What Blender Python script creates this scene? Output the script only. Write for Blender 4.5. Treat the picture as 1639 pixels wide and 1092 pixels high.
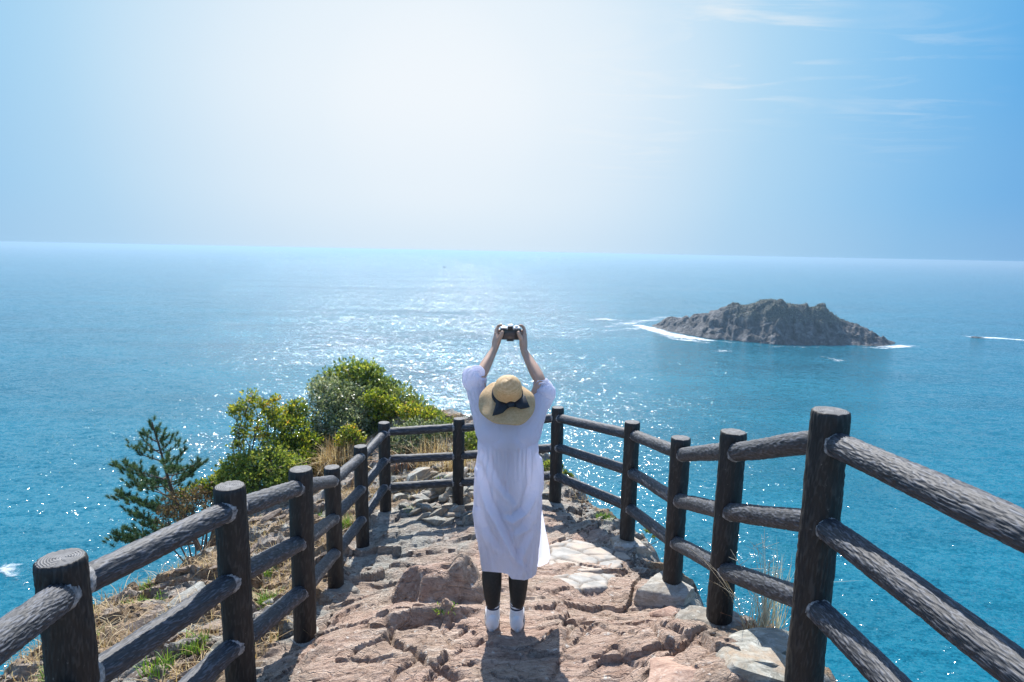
import bpy, math, random
import numpy as np
from mathutils import Vector, Matrix

# ------------------------------------------------------------------ scene
scene = bpy.context.scene
for o in list(bpy.data.objects): bpy.data.objects.remove(o, do_unlink=True)
C = bpy.data.collections.new("place"); scene.collection.children.link(C)
rng = np.random.default_rng(7)
random.seed(7)

# camera model of the photograph (1639 x 1092), used to measure the place
FPX, PW, PH = 950.0, 1639, 1092
pitch = math.atan(143/FPX); roll = math.atan(32/1639)
FW = np.array([0, math.cos(pitch), -math.sin(pitch)])
r0 = np.array([1., 0, 0]); u0 = np.cross(r0, FW)
RT = math.cos(roll)*r0 + math.sin(roll)*u0
UP = -math.sin(roll)*r0 + math.cos(roll)*u0
CAM = np.array([0, 0, 2.2])
SEA = -38.0
def ray(x, y): return FW + RT*(x-PW/2)/FPX - UP*(y-PH/2)/FPX
def aty(x, y, Y):
    d = ray(x, y); return CAM + d*Y/d[1]
def atz(x, y, z):
    d = ray(x, y); return CAM + d*(z-CAM[2])/d[2]

cam_d = bpy.data.cameras.new("view_camera"); cam = bpy.data.objects.new("view_camera", cam_d)
C.objects.link(cam); scene.camera = cam
cam_d.sensor_width = 36; cam_d.sensor_fit = 'HORIZONTAL'; cam_d.lens = 36*FPX/PW
cam_d.clip_start = 0.05; cam_d.clip_end = 200000
M = Matrix(((RT[0], UP[0], -FW[0], CAM[0]), (RT[1], UP[1], -FW[1], CAM[1]), (RT[2], UP[2], -FW[2], CAM[2]), (0, 0, 0, 1)))
cam.matrix_world = M

# ------------------------------------------------------------------ noise (numpy)
_rs = np.random.RandomState(11)
_perm = _rs.permutation(4096).astype(np.int64)
_g = _rs.normal(size=(4096, 3)); _g /= np.linalg.norm(_g, axis=1)[:, None]
def _h(ix, iy, iz):
    a = _perm[(ix) & 4095]; a = _perm[(a+iy) & 4095]; return _perm[(a+iz) & 4095]
def pn(p, seed=0):
    p = np.asarray(p, float) + seed*17.37
    i = np.floor(p).astype(np.int64); f = p-i
    u = f*f*f*(f*(f*6-15)+10)
    out = 0
    for dx in (0, 1):
        wx = u[:, 0] if dx else 1-u[:, 0]
        for dy in (0, 1):
            wy = u[:, 1] if dy else 1-u[:, 1]
            for dz in (0, 1):
                wz = u[:, 2] if dz else 1-u[:, 2]
                g = _g[_h(i[:, 0]+dx, i[:, 1]+dy, i[:, 2]+dz)]
                out = out + wx*wy*wz*(g[:, 0]*(f[:, 0]-dx)+g[:, 1]*(f[:, 1]-dy)+g[:, 2]*(f[:, 2]-dz))
    return out*1.5
def fbm(p, octv=4, seed=0, gain=.5, ridged=False):
    p = np.asarray(p, float); a = 1.; s = 0; t = 0
    for k in range(octv):
        n = pn(p*(2.03**k), seed+k*3)
        if ridged: n = 1-2*np.abs(n)
        s = s+a*n; t += a; a *= gain
    return s/t
def vor2(x, y, seed=0):
    """F1, F2, random id and offset to the cell point"""
    ix = np.floor(x).astype(np.int64); iy = np.floor(y).astype(np.int64)
    F1 = np.full(x.shape, 9.); F2 = np.full(x.shape, 9.); ID = np.zeros(x.shape, np.int64); DX = np.zeros(x.shape); DY = np.zeros(x.shape)
    for dx in (-1, 0, 1):
        for dy in (-1, 0, 1):
            h = _h(ix+dx, iy+dy, np.full(ix.shape, seed*7+3, np.int64))
            px = ix+dx+.5+.42*_g[h, 0]*1.2; py = iy+dy+.5+.42*_g[h, 1]*1.2
            ex = x-px; ey = y-py; d = np.sqrt(ex*ex+ey*ey)
            c = d < F1
            F2 = np.where(c, F1, np.minimum(F2, d)); F1 = np.where(c, d, F1)
            ID = np.where(c, h, ID); DX = np.where(c, ex, DX); DY = np.where(c, ey, DY)
    return F1, F2, ID, DX, DY
def sst(a, b, x):
    t = np.clip((x-a)/(b-a), 0, 1); return t*t*(3-2*t)
def P3(x, y, z=0.): return np.stack([np.asarray(x, float), np.asarray(y, float), np.zeros_like(np.asarray(x, float))+z], -1)

# ------------------------------------------------------------------ object helpers
def props(o, label=None, cat=None, group=None, kind=None):
    if label: o['label'] = label
    if cat: o['category'] = cat
    if group: o['group'] = group
    if kind: o['kind'] = kind
    return o
def link(o, parent=None):
    C.objects.link(o)
    if parent is not None: o.parent = parent
    return o
def empty(name, loc=(0, 0, 0), **k):
    o = bpy.data.objects.new(name, None); o.location = loc; o.empty_display_size = .2
    link(o); return props(o, **k)
def mesh_np(name, verts, faces, mat=None, parent=None, smooth=True, attrs=None, loc=None, mats=None, mi=None, vattrs=None):
    verts = np.asarray(verts, float)
    if loc is not None: verts = verts-np.asarray(loc)
    me = bpy.data.meshes.new(name)
    if isinstance(faces, np.ndarray):
        n, k = faces.shape
        me.vertices.add(len(verts)); me.vertices.foreach_set('co', verts.astype(np.float32).ravel())
        me.loops.add(n*k); me.loops.foreach_set('vertex_index', faces.astype(np.int32).ravel())
        me.polygons.add(n); me.polygons.foreach_set('loop_start', np.arange(0, n*k, k, dtype=np.int32))
        me.update(calc_edges=True)
    else:
        me.from_pydata([tuple(v) for v in verts], [], [tuple(f) for f in faces]); me.update()
    if smooth: me.polygons.foreach_set('use_smooth', np.ones(len(me.polygons), bool))
    if attrs:
        for k, v in attrs.items():
            a = me.attributes.new(k, 'FLOAT', 'FACE'); a.data.foreach_set('value', np.asarray(v, np.float32))
    if vattrs:
        for k, v in vattrs.items():
            a = me.attributes.new(k, 'FLOAT', 'POINT'); a.data.foreach_set('value', np.asarray(v, np.float32))
    for m in (mats or ([mat] if mat else [])): me.materials.append(m)
    if mi is not None: me.polygons.foreach_set('material_index', np.asarray(mi, np.int32))
    me.validate()
    o = bpy.data.objects.new(name, me); link(o, parent)
    if loc is not None and parent is None: o.location = loc
    return o
def grid_faces(nu, nv, wrap=False):
    """faces of a (nv rows, nu cols) grid; wrap joins the columns"""
    i = np.arange(nv-1)[:, None]; j = np.arange(nu if wrap else nu-1)[None, :]
    j2 = (j+1) % nu
    return np.stack([i*nu+j+0*i, i*nu+j2, (i+1)*nu+j2, (i+1)*nu+j+0*i], -1).reshape(-1, 4)
def frame(d):
    d = np.asarray(d, float); d = d/np.linalg.norm(d)
    a = np.array([0, 0, 1.]) if abs(d[2]) < .9 else np.array([1., 0, 0])
    u = np.cross(a, d); u /= np.linalg.norm(u); v = np.cross(d, u); return u, v, d
def tube(path, radii, seg=8, cap=True):
    path = np.asarray(path, float); n = len(path); radii = np.broadcast_to(radii, (n,))
    V = []; prev = None
    for k in range(n):
        t = path[min(k+1, n-1)]-path[max(k-1, 0)]
        t = t/(np.linalg.norm(t)+1e-9)
        if prev is None: u, v, _ = frame(t)
        else:
            u = prev-np.dot(prev, t)*t; u /= np.linalg.norm(u); v = np.cross(t, u)
        prev = u
        a = np.arange(seg)/seg*2*math.pi
        V.append(path[k]+radii[k]*(np.cos(a)[:, None]*u+np.sin(a)[:, None]*v))
    V = np.concatenate(V); F = grid_faces(seg, n, True)
    return V, F
class MB:
    def __init__(s): s.v = []; s.f = []; s.n = 0
    def add(s, v, f):
        s.v.append(np.asarray(v, float)); s.f.append(np.asarray(f)+s.n); s.n += len(v); return s
    def tube(s, path, radii, seg=8): return s.add(*tube(path, radii, seg))
    def build(s, name, mat, parent=None, **k):
        V = np.concatenate(s.v); ks = {f.shape[1] for f in s.f}
        F = np.concatenate(s.f) if len(ks) == 1 else [tuple(r) for f in s.f for r in f]
        return mesh_np(name, V, F, mat, parent, **k)
def box(c, s, bev=0.0):
    c = np.asarray(c, float); s = np.asarray(s, float)/2
    V = np.array([[x, y, z] for x in (-1, 1) for y in (-1, 1) for z in (-1, 1)])*s+c
    F = np.array([[0, 1, 3, 2], [4, 6, 7, 5], [0, 4, 5, 1], [2, 3, 7, 6], [0, 2, 6, 4], [1, 5, 7, 3]])
    return V, F
def bevel(o, w=.004, seg=2):
    m = o.modifiers.new('bevel', 'BEVEL'); m.width = w; m.segments = seg; m.limit_method = 'ANGLE'; return o
def skin_mesh(name, verts, edges, radii, mat, parent=None, sub=2, root=0):
    me = bpy.data.meshes.new(name+'_tmp'); me.from_pydata([tuple(v) for v in verts], edges, []); me.update()
    o = bpy.data.objects.new(name+'_tmp', me); C.objects.link(o)
    m = o.modifiers.new('skin', 'SKIN'); m.use_smooth_shade = True
    sv = me.skin_vertices[0].data
    for k, r in enumerate(radii):
        sv[k].radius = (r, r) if not isinstance(r, tuple) else r
        sv[k].use_root = (k == root)
    s = o.modifiers.new('sub', 'SUBSURF'); s.levels = sub; s.render_levels = sub
    dg = bpy.context.evaluated_depsgraph_get(); dg.update()
    nm = bpy.data.meshes.new_from_object(o.evaluated_get(dg)); nm.name = name
    bpy.data.objects.remove(o, do_unlink=True); bpy.data.meshes.remove(me)
    nm.materials.clear(); nm.materials.append(mat)
    nm.polygons.foreach_set('use_smooth', np.ones(len(nm.polygons), bool))
    n = bpy.data.objects.new(name, nm); link(n, parent); return n

# ------------------------------------------------------------------ materials
class NT:
    def __init__(s, name):
        s.m = bpy.data.materials.new(name); s.m.use_nodes = True; s.t = s.m.node_tree; s.t.nodes.clear()
        s.out = s.n('ShaderNodeOutputMaterial')
    def n(s, typ, ins=None, **kw):
        nd = s.t.nodes.new(typ)
        for k, v in kw.items(): setattr(nd, k, v)
        for k, v in (ins or {}).items():
            sock = nd.inputs[k]
            if hasattr(v, 'links') or isinstance(v, bpy.types.NodeSocket): s.t.links.new(v, sock)
            else: sock.default_value = v
        return nd
    def math(s, op, a, b=0., c=0., clamp=False):
        return s.n('ShaderNodeMath', {0: a, 1: b, 2: c}, operation=op, use_clamp=clamp).outputs[0]
    def vmath(s, op, a, b=(0, 0, 0)):
        nd = s.n('ShaderNodeVectorMath', {0: a}, operation=op)
        if op == 'SCALE':
            if isinstance(b, bpy.types.NodeSocket): s.t.links.new(b, nd.inputs['Scale'])
            else: nd.inputs['Scale'].default_value = b
        else:
            if isinstance(b, bpy.types.NodeSocket): s.t.links.new(b, nd.inputs[1])
            else: nd.inputs[1].default_value = b
        return nd.outputs['Value'] if op in ('DOT_PRODUCT', 'LENGTH', 'DISTANCE') else nd.outputs[0]
    def mix(s, f, a, b, blend='MIX'):
        nd = s.n('ShaderNodeMix', data_type='RGBA', blend_type=blend)
        for i, v in ((0, f), (6, a), (7, b)):
            if isinstance(v, bpy.types.NodeSocket): s.t.links.new(v, nd.inputs[i])
            else: nd.inputs[i].default_value = v if i == 0 or len(v) == 4 else (*v, 1)
        return nd.outputs[2]
    def ramp(s, f, stops, interp='LINEAR'):
        nd = s.n('ShaderNodeValToRGB', {0: f}); cr = nd.color_ramp; cr.interpolation = interp
        while len(cr.elements) < len(stops): cr.elements.new(.5)
        for e, (p, c) in zip(cr.elements, stops):
            e.position = p; e.color = (*c, 1) if not isinstance(c, (int, float)) else (c, c, c, 1)
        return nd.outputs[0]
    def noise(s, vec, scale=5., detail=4., rough=.5, dist=0., out='Fac', dim='3D'):
        return s.n('ShaderNodeTexNoise', {'Vector': vec, 'Scale': scale, 'Detail': detail, 'Roughness': rough, 'Distortion': dist}, noise_dimensions=dim).outputs[out]
    def mapping(s, vec, scale=(1, 1, 1), rot=(0, 0, 0), loc=(0, 0, 0)):
        return s.n('ShaderNodeMapping', {'Vector': vec, 'Scale': scale, 'Rotation': rot, 'Location': loc}).outputs[0]
    def coord(s, k='Object'): return s.n('ShaderNodeTexCoord').outputs[k]
    def pos(s): return s.n('ShaderNodeNewGeometry').outputs['Position']
    def attr(s, name): return s.n('ShaderNodeAttribute', attribute_name=name).outputs['Fac']
    def bump(s, h, strength=.5, dist=.02, normal=None):
        ins = {'Height': h, 'Strength': strength, 'Distance': dist}
        if normal is not None: ins['Normal'] = normal
        return s.n('ShaderNodeBump', ins).outputs[0]
    def bsdf(s, color, rough=.6, normal=None, spec=.5, **kw):
        ins = {'Base Color': color if isinstance(color, bpy.types.NodeSocket) or len(color) == 4 else (*color, 1), 'Roughness': rough, 'Specular IOR Level': spec}
        if normal is not None: ins['Normal'] = normal
        ins.update(kw)
        return s.n('ShaderNodeBsdfPrincipled', ins).outputs[0]
    def surf(s, sh): s.t.links.new(sh, s.out.inputs['Surface']); return s.m
def plain(name, col, rough=.6, spec=.4, metal=0., nscale=40., namp=.12, bumpd=0.0):
    t = NT(name); v = t.coord()
    f = t.noise(v, nscale, 4)
    lo = tuple(c*(1-namp) for c in col); hi = tuple(min(1, c*(1+namp)) for c in col)
    c = t.ramp(f, [(.3, lo), (.7, hi)])
    nrm = t.bump(f, .5, bumpd) if bumpd else None
    return t.surf(t.bsdf(c, rough, nrm, spec, Metallic=metal))
def leaf_mat(name, stops, trans=.35, rough=.45, spec=.4):
    t = NT(name); c = t.ramp(t.attr('rnd'), stops)
    d = t.bsdf(c, rough, None, spec)
    tr = t.n('ShaderNodeBsdfTranslucent', {'Color': t.mix(.5, c, (1., 1., .35), 'MULTIPLY')}).outputs[0]
    return t.surf(t.n('ShaderNodeMixShader', {0: trans, 1: d, 2: tr}).outputs[0])
HAZE = 0.00038
# ------------------------------------------------------------------ light, sky
SUN_AZ = math.radians(-8.5); SUN_EL = math.radians(47)
sdir = np.array([math.sin(SUN_AZ)*math.cos(SUN_EL), math.cos(SUN_AZ)*math.cos(SUN_EL), math.sin(SUN_EL)])
sun_d = bpy.data.lights.new("sun", 'SUN'); sun_d.energy = 4.2; sun_d.angle = math.radians(.53); sun_d.color = (1., .965, .92)
sun = bpy.data.objects.new("sun", sun_d); link(sun)
sun.rotation_euler = Vector(-sdir).to_track_quat('-Z', 'Y').to_euler(); sun.location = (0, 0, 30)

world = bpy.data.worlds.new("World"); scene.world = world; world.use_nodes = True
wt = world.node_tree; wt.nodes.clear()
W = NT.__new__(NT); W.m = world; W.t = wt
wout = W.n('ShaderNodeOutputWorld')
skyn = W.n('ShaderNodeTexSky', sky_type='NISHITA')
skyn.sun_disc = False; skyn.sun_elevation = SUN_EL; skyn.sun_rotation = SUN_AZ
skyn.air_density = 1.0; skyn.dust_density = 1.2; skyn.ozone_density = 2.0; skyn.altitude = 40
vec = W.coord('Generated')
# hazy brightness round the sun's side of the sky, deeper blue away from it
gl = ray(700, 190); gl = gl/np.linalg.norm(gl)
dt = W.vmath('DOT_PRODUCT', W.vmath('NORMALIZE', vec), tuple(gl))
sep = W.n('ShaderNodeSeparateXYZ', {0: vec}); el = sep.outputs[2]
SK = 5.6
grad = W.ramp(dt, [(.55, (.04, .27, .70)), (.70, (.12, .43, .81)), (.80, (.26, .56, .87)), (.88, (.43, .69, .90)), (.94, (.68, .82, .94)), (.985, (.83, .905, .97)), (1., (.88, .93, .98))], 'B_SPLINE')
lowc = W.ramp(dt, [(.60, (.20, .42, .72)), (.75, (.28, .53, .80)), (.88, (.44, .66, .87)), (1., (.74, .85, .95))])
low = W.ramp(el, [(0., .95), (.10, .45), (.26, 0.)], 'EASE')
grad = W.mix(low, grad, lowc)
grad = W.vmath('SCALE', grad, SK)
up_ = W.ramp(el, [(.40, 0.), (.75, 1.)])
back = W.ramp(dt, [(.2, 1.), (.55, 0.)])
base = W.mix(W.math('MAXIMUM', up_, back), grad, W.mix(1., skyn.outputs[0], (1.15, 1.4, 1.6), 'MULTIPLY'))
# thin cirrus, high over the right
pl = W.vmath('SCALE', vec, W.math('DIVIDE', 1., W.math('MAXIMUM', el, .04)))
cn = W.noise(W.mapping(pl, (.8, 1.9, 0), (0, 0, .35)), 1.2, 9, .60, 1.0)
cn2 = W.noise(W.mapping(pl, (.35, .5, 0), (0, 0, .3), (2.3, .4, 0)), 1., 2)
def near(px, py, a, b):
    g = ray(px, py); g = g/np.linalg.norm(g)
    return W.ramp(W.vmath('DOT_PRODUCT', W.vmath('NORMALIZE', vec), tuple(g)), [(a, 0.), (b, 1.)])
cm = W.math('MAXIMUM', W.math('MULTIPLY', near(1210, 48, .990, .9995), 1.0), W.math('MULTIPLY', near(1000, 165, .990, 1.), .6))
cm = W.math('MAXIMUM', cm, W.math('MULTIPLY', near(1450, 120, .993, 1.), .4))
cl = W.math('MULTIPLY', W.ramp(cn, [(.50, 0.), (.74, 1.)]), cm)
cl = W.math('MULTIPLY', cl, .62)
final = W.mix(cl, base, (5.3, 5.25, 5.15))
bg = W.n('ShaderNodeBackground', {'Color': final, 'Strength': .085})
wt.links.new(bg.outputs[0], wout.inputs[0])

scene.view_settings.view_transform = 'Standard'; scene.view_settings.look = 'None'
scene.view_settings.exposure = 1.08; scene.view_settings.gamma = 1
scene.render.engine = 'CYCLES'
cy = scene.cycles
cy.max_bounces = 6; cy.diffuse_bounces = 3; cy.glossy_bounces = 3; cy.transparent_max_bounces = 8; cy.volume_bounces = 0
cy.sample_clamp_indirect = 4; cy.sample_clamp_direct = 0
cy.use_denoising = True; cy.use_adaptive_sampling = False

# ------------------------------------------------------------------ sea
t = NT('sea_water'); p = t.pos()
big = t.noise(t.mapping(p, (.004, .012, 0), (0, 0, .12)), 1., 4, .55)              # slicks and rough lanes
lane = t.ramp(big, [(.34, .62), (.5, 1.), (.66, 1.1)])
nodes = []
for (sc, ang, st, amp, det) in ((.11, .30, (1., 2.1), .42, 2), (.42, -.2, (1., 2.2), .92, 2), (1.5, .35, (1., 1.9), 1.05, 2), (5., 0, (1., 1.4), .65, 1)):
    n = t.noise(t.mapping(p, (st[0], st[1], 1), (0, 0, ang)), sc, det, .5, 0, 'Color')
    c = t.vmath('SUBTRACT', n, (.5, .5, .5)); nodes.append(t.vmath('SCALE', c, amp))
s_ = nodes[0]
for c in nodes[1:]: s_ = t.vmath('ADD', s_, c)
s_ = t.vmath('SCALE', s_, lane)
s_ = t.vmath('MULTIPLY', s_, (.75, .88, 0))
# small wavelets, each a facet of its own: these are what glitter
fc = None
for (sc, am, sd) in ((5.0, .40, 0), (1.6, .27, 7.7)):
    v_ = t.n('ShaderNodeTexVoronoi', {'Vector': t.mapping(t.vmath('ADD', p, t.vmath('SCALE', nodes[1], .8)), (1, 1.6, 0), (0, 0, .2), (sd, sd, 0)), 'Scale': sc}, voronoi_dimensions='2D').outputs['Color']
    v_ = t.vmath('SCALE', t.vmath('SUBTRACT', v_, (.5, .5, .5)), am); fc = v_ if fc is None else t.vmath('ADD', fc, v_)
s_ = t.vmath('ADD', s_, t.vmath('MULTIPLY', t.vmath('SCALE', fc, lane), (1, 1, 0)))
nrm = t.vmath('NORMALIZE', t.vmath('ADD', s_, (0, 0, 1)))
dk = t.noise(t.mapping(p, (.012, .03, 0)), 1., 5, .6)
col = t.ramp(dk, [(.3, (.0008, .082, .124)), (.55, (.0012, .118, .174)), (.8, (.002, .147, .210))])
sea_m = t.surf(t.bsdf(col, .10, nrm, .55, IOR=1.33))
xs = np.concatenate([-np.geomspace(90000, 50, 16), [0], np.geomspace(50, 90000, 16)])
X, Y = np.meshgrid(xs, xs)
sea = mesh_np('sea', P3(X.ravel(), Y.ravel(), SEA), grid_faces(len(xs), len(xs)), sea_m); props(sea, kind='structure')

# foam sheets
t = NT('sea_foam'); p = t.pos()
m1 = t.noise(p, .38, 10, .80, 1.4); m2 = t.noise(t.mapping(p, (.5, 1.6, 1)), .16, 5, .6, 1.2)
den = t.attr('dens')
th = t.math('ADD', t.math('MULTIPLY', m1, .6), t.math('MULTIPLY', m2, .4))
al = t.ramp(t.math('ADD', th, t.math('MULTIPLY', t.math('SUBTRACT', den, .5), .50)), [(.56, 0.), (.74, 1.)])
fo = t.bsdf((.82, .86, .88), .7, None, .2)
foam_m = t.surf(t.n('ShaderNodeMixShader', {0: al, 1: t.n('ShaderNodeBsdfTransparent').outputs[0], 2: fo}).outputs[0])
def foam_strip(line, wl, wr, dens, n=160, m=14):
    """foam ribbon along a polyline of sea points; widths left / right (m), density 0..1 along the line"""
    line = np.asarray(line, float); s = np.linspace(0, len(line)-1, n); i = np.minimum(s.astype(int), len(line)-2); f = (s-i)[:, None]
    q = line[i]*(1-f)+line[i+1]*f
    tg = np.gradient(q, axis=0); tg /= np.linalg.norm(tg, axis=1)[:, None]+1e-9
    nr = np.stack([tg[:, 1], -tg[:, 0]], 1)
    v = np.linspace(0, 1, m)
    dd = np.interp(np.linspace(0, 1, n), np.linspace(0, 1, len(dens)), dens)
    V = []; A = []
    for k in range(n):
        o = -wl+(wl+wr)*v
        V.append(np.stack([q[k, 0]+nr[k, 0]*o, q[k, 1]+nr[k, 1]*o, np.full(m, SEA+.02)], 1))
        e = np.sin(np.pi*np.clip(v, 0, 1))**.7*min(1, 12*k/n, 12*(n-1-k)/n)
        A.append(dd[k]*e*.93)
    return np.concatenate(V), grid_faces(m, n), np.concatenate(A)
def seapt(x, y): return atz(x, y, SEA)[:2]
def foam_obj(pieces):
    V = []; F = []; A = []; n = 0
    for k, (v, f, a) in enumerate(pieces):
        v = v.copy(); v[:, 2] += .012*k
        V.append(v); F.append(f+n); A.append(a); n += len(v)
    o = mesh_np('sea_foam', np.concatenate(V), np.concatenate(F), foam_m, vattrs={'dens': np.concatenate(A)}); props(o, kind='stuff'); return o

# ------------------------------------------------------------------ island
prof = [(310, 178), (370, 155), (440, 148), (480, 138), (520, 135), (560, 118), (590, 108), (640, 105), (700, 88), (760, 88), (800, 98), (830, 108), (870, 110), (920, 105), (940, 118), (955, 140), (1000, 155), (1050, 170), (1080, 190), (1130, 215), (1195, 243)]
basel = [(305, 181), (370, 200), (450, 215), (520, 228), (640, 238), (760, 250), (900, 251), (1000, 250), (1130, 256), (1200, 245)]
cv = lambda a: (a[0]*.451+900, a[1]*.451+440)
bl = np.array([seapt(*cv(a)) for a in basel])
ang = math.atan2(bl[-1, 1]-bl[0, 1], bl[-1, 0]-bl[0, 0])
ax = np.array([math.cos(ang), math.sin(ang)]); ay = np.array([-ax[1], ax[0]])
o0 = bl[0]; L = np.linalg.norm(bl[-1]-bl[0])
bu = (bl-o0)@ax; bv = (bl-o0)@ay
NU, NV = 300, 150
u = np.linspace(-4, L+4, NU); vv = np.linspace(0, 1, NV)
front = np.interp(u, bu, bv)
depth = 46*np.sqrt(np.clip(np.sin(np.pi*np.clip(u/L, .02, .98)), 0, 1))+3
# ridge heights from the photo's skyline, read at the ridge's distance
ru = []; rh = []
for a in prof:
    px, py = cv(a); d = ray(px, py)
    best = None
    for s in np.linspace(150, 500, 1500):
        q = d[:2]*s/d[1]; uu = (q-o0)@ax; w = (q-o0)@ay
        fr = np.interp(uu, bu, bv); dp = 46*math.sqrt(max(0, math.sin(math.pi*min(max(uu/L, .02), .98))))+3
        if w > fr+dp*.42: best = (uu, 2.2+d[2]*s/d[1]-SEA); break
    if best: ru.append(best[0]); rh.append(best[1])
idx = np.argsort(ru); ru = np.array(ru)[idx]; rh = np.array(rh)[idx]
uu_ = np.linspace(-4, L+4, 400); hh_ = np.interp(uu_, ru, rh, left=0, right=0); kk = np.exp(-np.linspace(-2, 2, 21)**2); hh_ = np.convolve(hh_, kk/kk.sum(), 'same'); ru, rh = uu_, hh_*1.02
U_, V_ = np.meshgrid(u, vv)
H_ = np.interp(U_, ru, rh, left=0, right=0)
sh = np.where(V_ < .42, sst(0, 1, (V_/.42))*.45+.55*(V_/.42)**.8, np.clip((1-V_)/.58, 0, 1)**.8)
Wl = np.interp(U_, u, front)+V_*np.interp(U_, u, depth)
pp = P3(U_.ravel()*.16, Wl.ravel()*.16)
n1 = fbm(pp, 5, 3, .55, True).reshape(U_.shape); n2 = fbm(pp*3.2, 4, 9, .55).reshape(U_.shape)
f1, f2, idd, ex, ey = vor2(U_.ravel()*.14+n2.ravel()*.3, Wl.ravel()*.2, 5)
blk = ((_g[idd, 2]*1.2+ex*_g[idd, 0]*2.5+ey*_g[idd, 1]*2.5)-1.5*np.exp(-(f2-f1)/.05)).reshape(U_.shape)
env = np.clip(H_*sh/4, 0, 1)
Z = H_*sh+env*(.75*n1+1.0*n2+.75*blk)*(.35+.65*sst(0, 1, 1-np.abs(V_-.42)*0))-1.2*(V_ < .02)-1.2*(V_ > .98)
edge = 2.5*fbm(P3(U_.ravel()*.3, V_.ravel()*0), 3, 21).reshape(U_.shape)*(1-V_)
Wl = Wl+edge
XY = o0[None, None]+U_[..., None]*ax+Wl[..., None]*ay
IV = np.concatenate([XY, (SEA-.6+Z)[..., None]], -1).reshape(-1, 3)
veg = (sst(.35, .75, (Z/np.maximum(rh.max(), 1)))*sst(.3, .7, .5+.6*n2+.3*n1)*sst(.3*L, .45*L, U_)*(1-sst(.8*L, .92*L, U_)))
t = NT('island_rock'); p = t.pos()
c = t.ramp(t.noise(p, .35, 9, .65), [(.34, (.022, .022, .024)), (.5, (.075, .073, .075)), (.66, (.21, .20, .197))])
c = t.mix(t.ramp(t.noise(p, .09, 4), [(.45, 0.), (.65, .5)]), c, (.09, .085, .085))
gv = t.ramp(t.noise(p, 1.1, 5), [(.35, (.045, .050, .042)), (.6, (.115, .122, .105)), (.8, (.26, .26, .23))])
c = t.mix(t.attr('veg'), c, gv)
island_m = t.surf(t.bsdf(c, .8, t.bump(t.noise(p, 1.4, 8, .7), .9, .9), .3))
island = mesh_np('island', IV, grid_faces(NU, NV), island_m, vattrs={'veg': veg.ravel()}, smooth=False); props(island, kind='structure')
# scrub on its top: many small leaf clumps
iv = IV.reshape(NV, NU, 3); cand = np.argwhere(veg > .35); pick = cand[rng.integers(0, len(cand), 9000)]
pc = iv[pick[:, 0], pick[:, 1]]+rng.normal(size=(9000, 3))*[.35, .35, .12]+[0, 0, .12]
def leaf_quads(pc, size, nrm=None, up=.3, aspect=.5, fold=0.0):
    """one quad per leaf: base, side, tip, side"""
    n = len(pc); d = rng.normal(size=(n, 3)); 
    if nrm is not None: d = d+nrm*1.0
    d[:, 2] += up; d /= np.linalg.norm(d, axis=1)[:, None]+1e-9
    w = rng.normal(size=(n, 3)); w -= (w*d).sum(1)[:, None]*d; w /= np.linalg.norm(w, axis=1)[:, None]+1e-9
    s = np.broadcast_to(size, (n,))[:, None]*(rng.uniform(.7, 1.3, (n, 1)))
    V = np.stack([pc-d*s*.5, pc+w*s*aspect*.5, pc+d*s*.5, pc-w*s*aspect*.5], 1).reshape(-1, 3)
    return V, np.arange(4*n).reshape(n, 4)
lv, lf = leaf_quads(pc, .42, None, .5, .8)
scrub_m = leaf_mat('island_scrub_leaves', [(0., (.05, .058, .046)), (.5, (.13, .138, .115)), (1., (.32, .32, .28))], .2, .6, .2)
props(mesh_np('island_scrub', lv, lf, scrub_m, attrs={'rnd': rng.uniform(0, 1, len(lf))}, smooth=False), kind='stuff')
# foam round the island, and the patches on the water
P_ = lambda *a: [seapt(x, y) for x, y in a]
pieces = []
front_line = [seapt(*cv(a)) for a in [(295, 172), (330, 190), (370, 202), (450, 219), (520, 231), (640, 241), (760, 253), (900, 254), (1000, 253), (1130, 258), (1200, 249), (1250, 252)]]
pieces.append(foam_strip(front_line, 3.5, 7, [.9, 1., .95, .9, .9, .7, .55, .62, .55, .55, .85, .85, .6], 300, 18))
pieces.append(foam_strip([seapt(*cv(a)) for a in [(270, 172), (330, 188), (400, 208), (480, 224), (570, 236)]], 3, 13, [.7, .95, 1., .9, .6], 160, 16))
pieces.append(foam_strip([seapt(*cv(a)) for a in [(450, 150), (380, 150), (310, 160), (240, 172), (180, 182), (90, 190)]], 12, 12, [.5, .7, .74, .78, .7, .5], 120, 16))
pieces.append(foam_strip([seapt(*cv(a)) for a in [(70, 160), (150, 158), (230, 166)]], 12, 12, [.6, .8, .6], 80, 14))
pieces.append(foam_strip([seapt(*cv(a)) for a in [(60, 205), (160, 200), (240, 192), (300, 186)]], 9, 9, [.5, .68, .74, .7], 100, 14))
pieces.append(foam_strip([seapt(*cv(a)) for a in [(350, 205), (450, 228), (560, 242)]], 2, 12, [.6, .8, .6], 100, 14))
pieces.append(foam_strip([seapt(*cv(a)) for a in [(230, 210), (310, 220), (380, 236)]], 7, 7, [.45, .62, .45], 80, 14))
pieces.append(foam_strip([seapt(*cv(a)) for a in [(520, 272), (560, 274), (600, 258)]], 7, 7, [.55, .7, .6], 60, 12))
pieces.append(foam_strip([seapt(*cv(a)) for a in [(905, 290), (960, 300), (1010, 315)]], 7, 6, [.55, .72, .55], 60, 12))
pieces.append(foam_strip([seapt(*cv(a)) for a in [(1100, 254), (1180, 256), (1260, 252)]], 5, 6, [.7, .95, .75], 60, 12))
pieces.append(foam_strip([seapt(x, y) for x, y in [(1530, 537), (1565, 541), (1600, 542), (1650, 546), (1720, 548)]], 7, 6, [.6, .85, .9, .85, .8], 120, 14))
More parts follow.
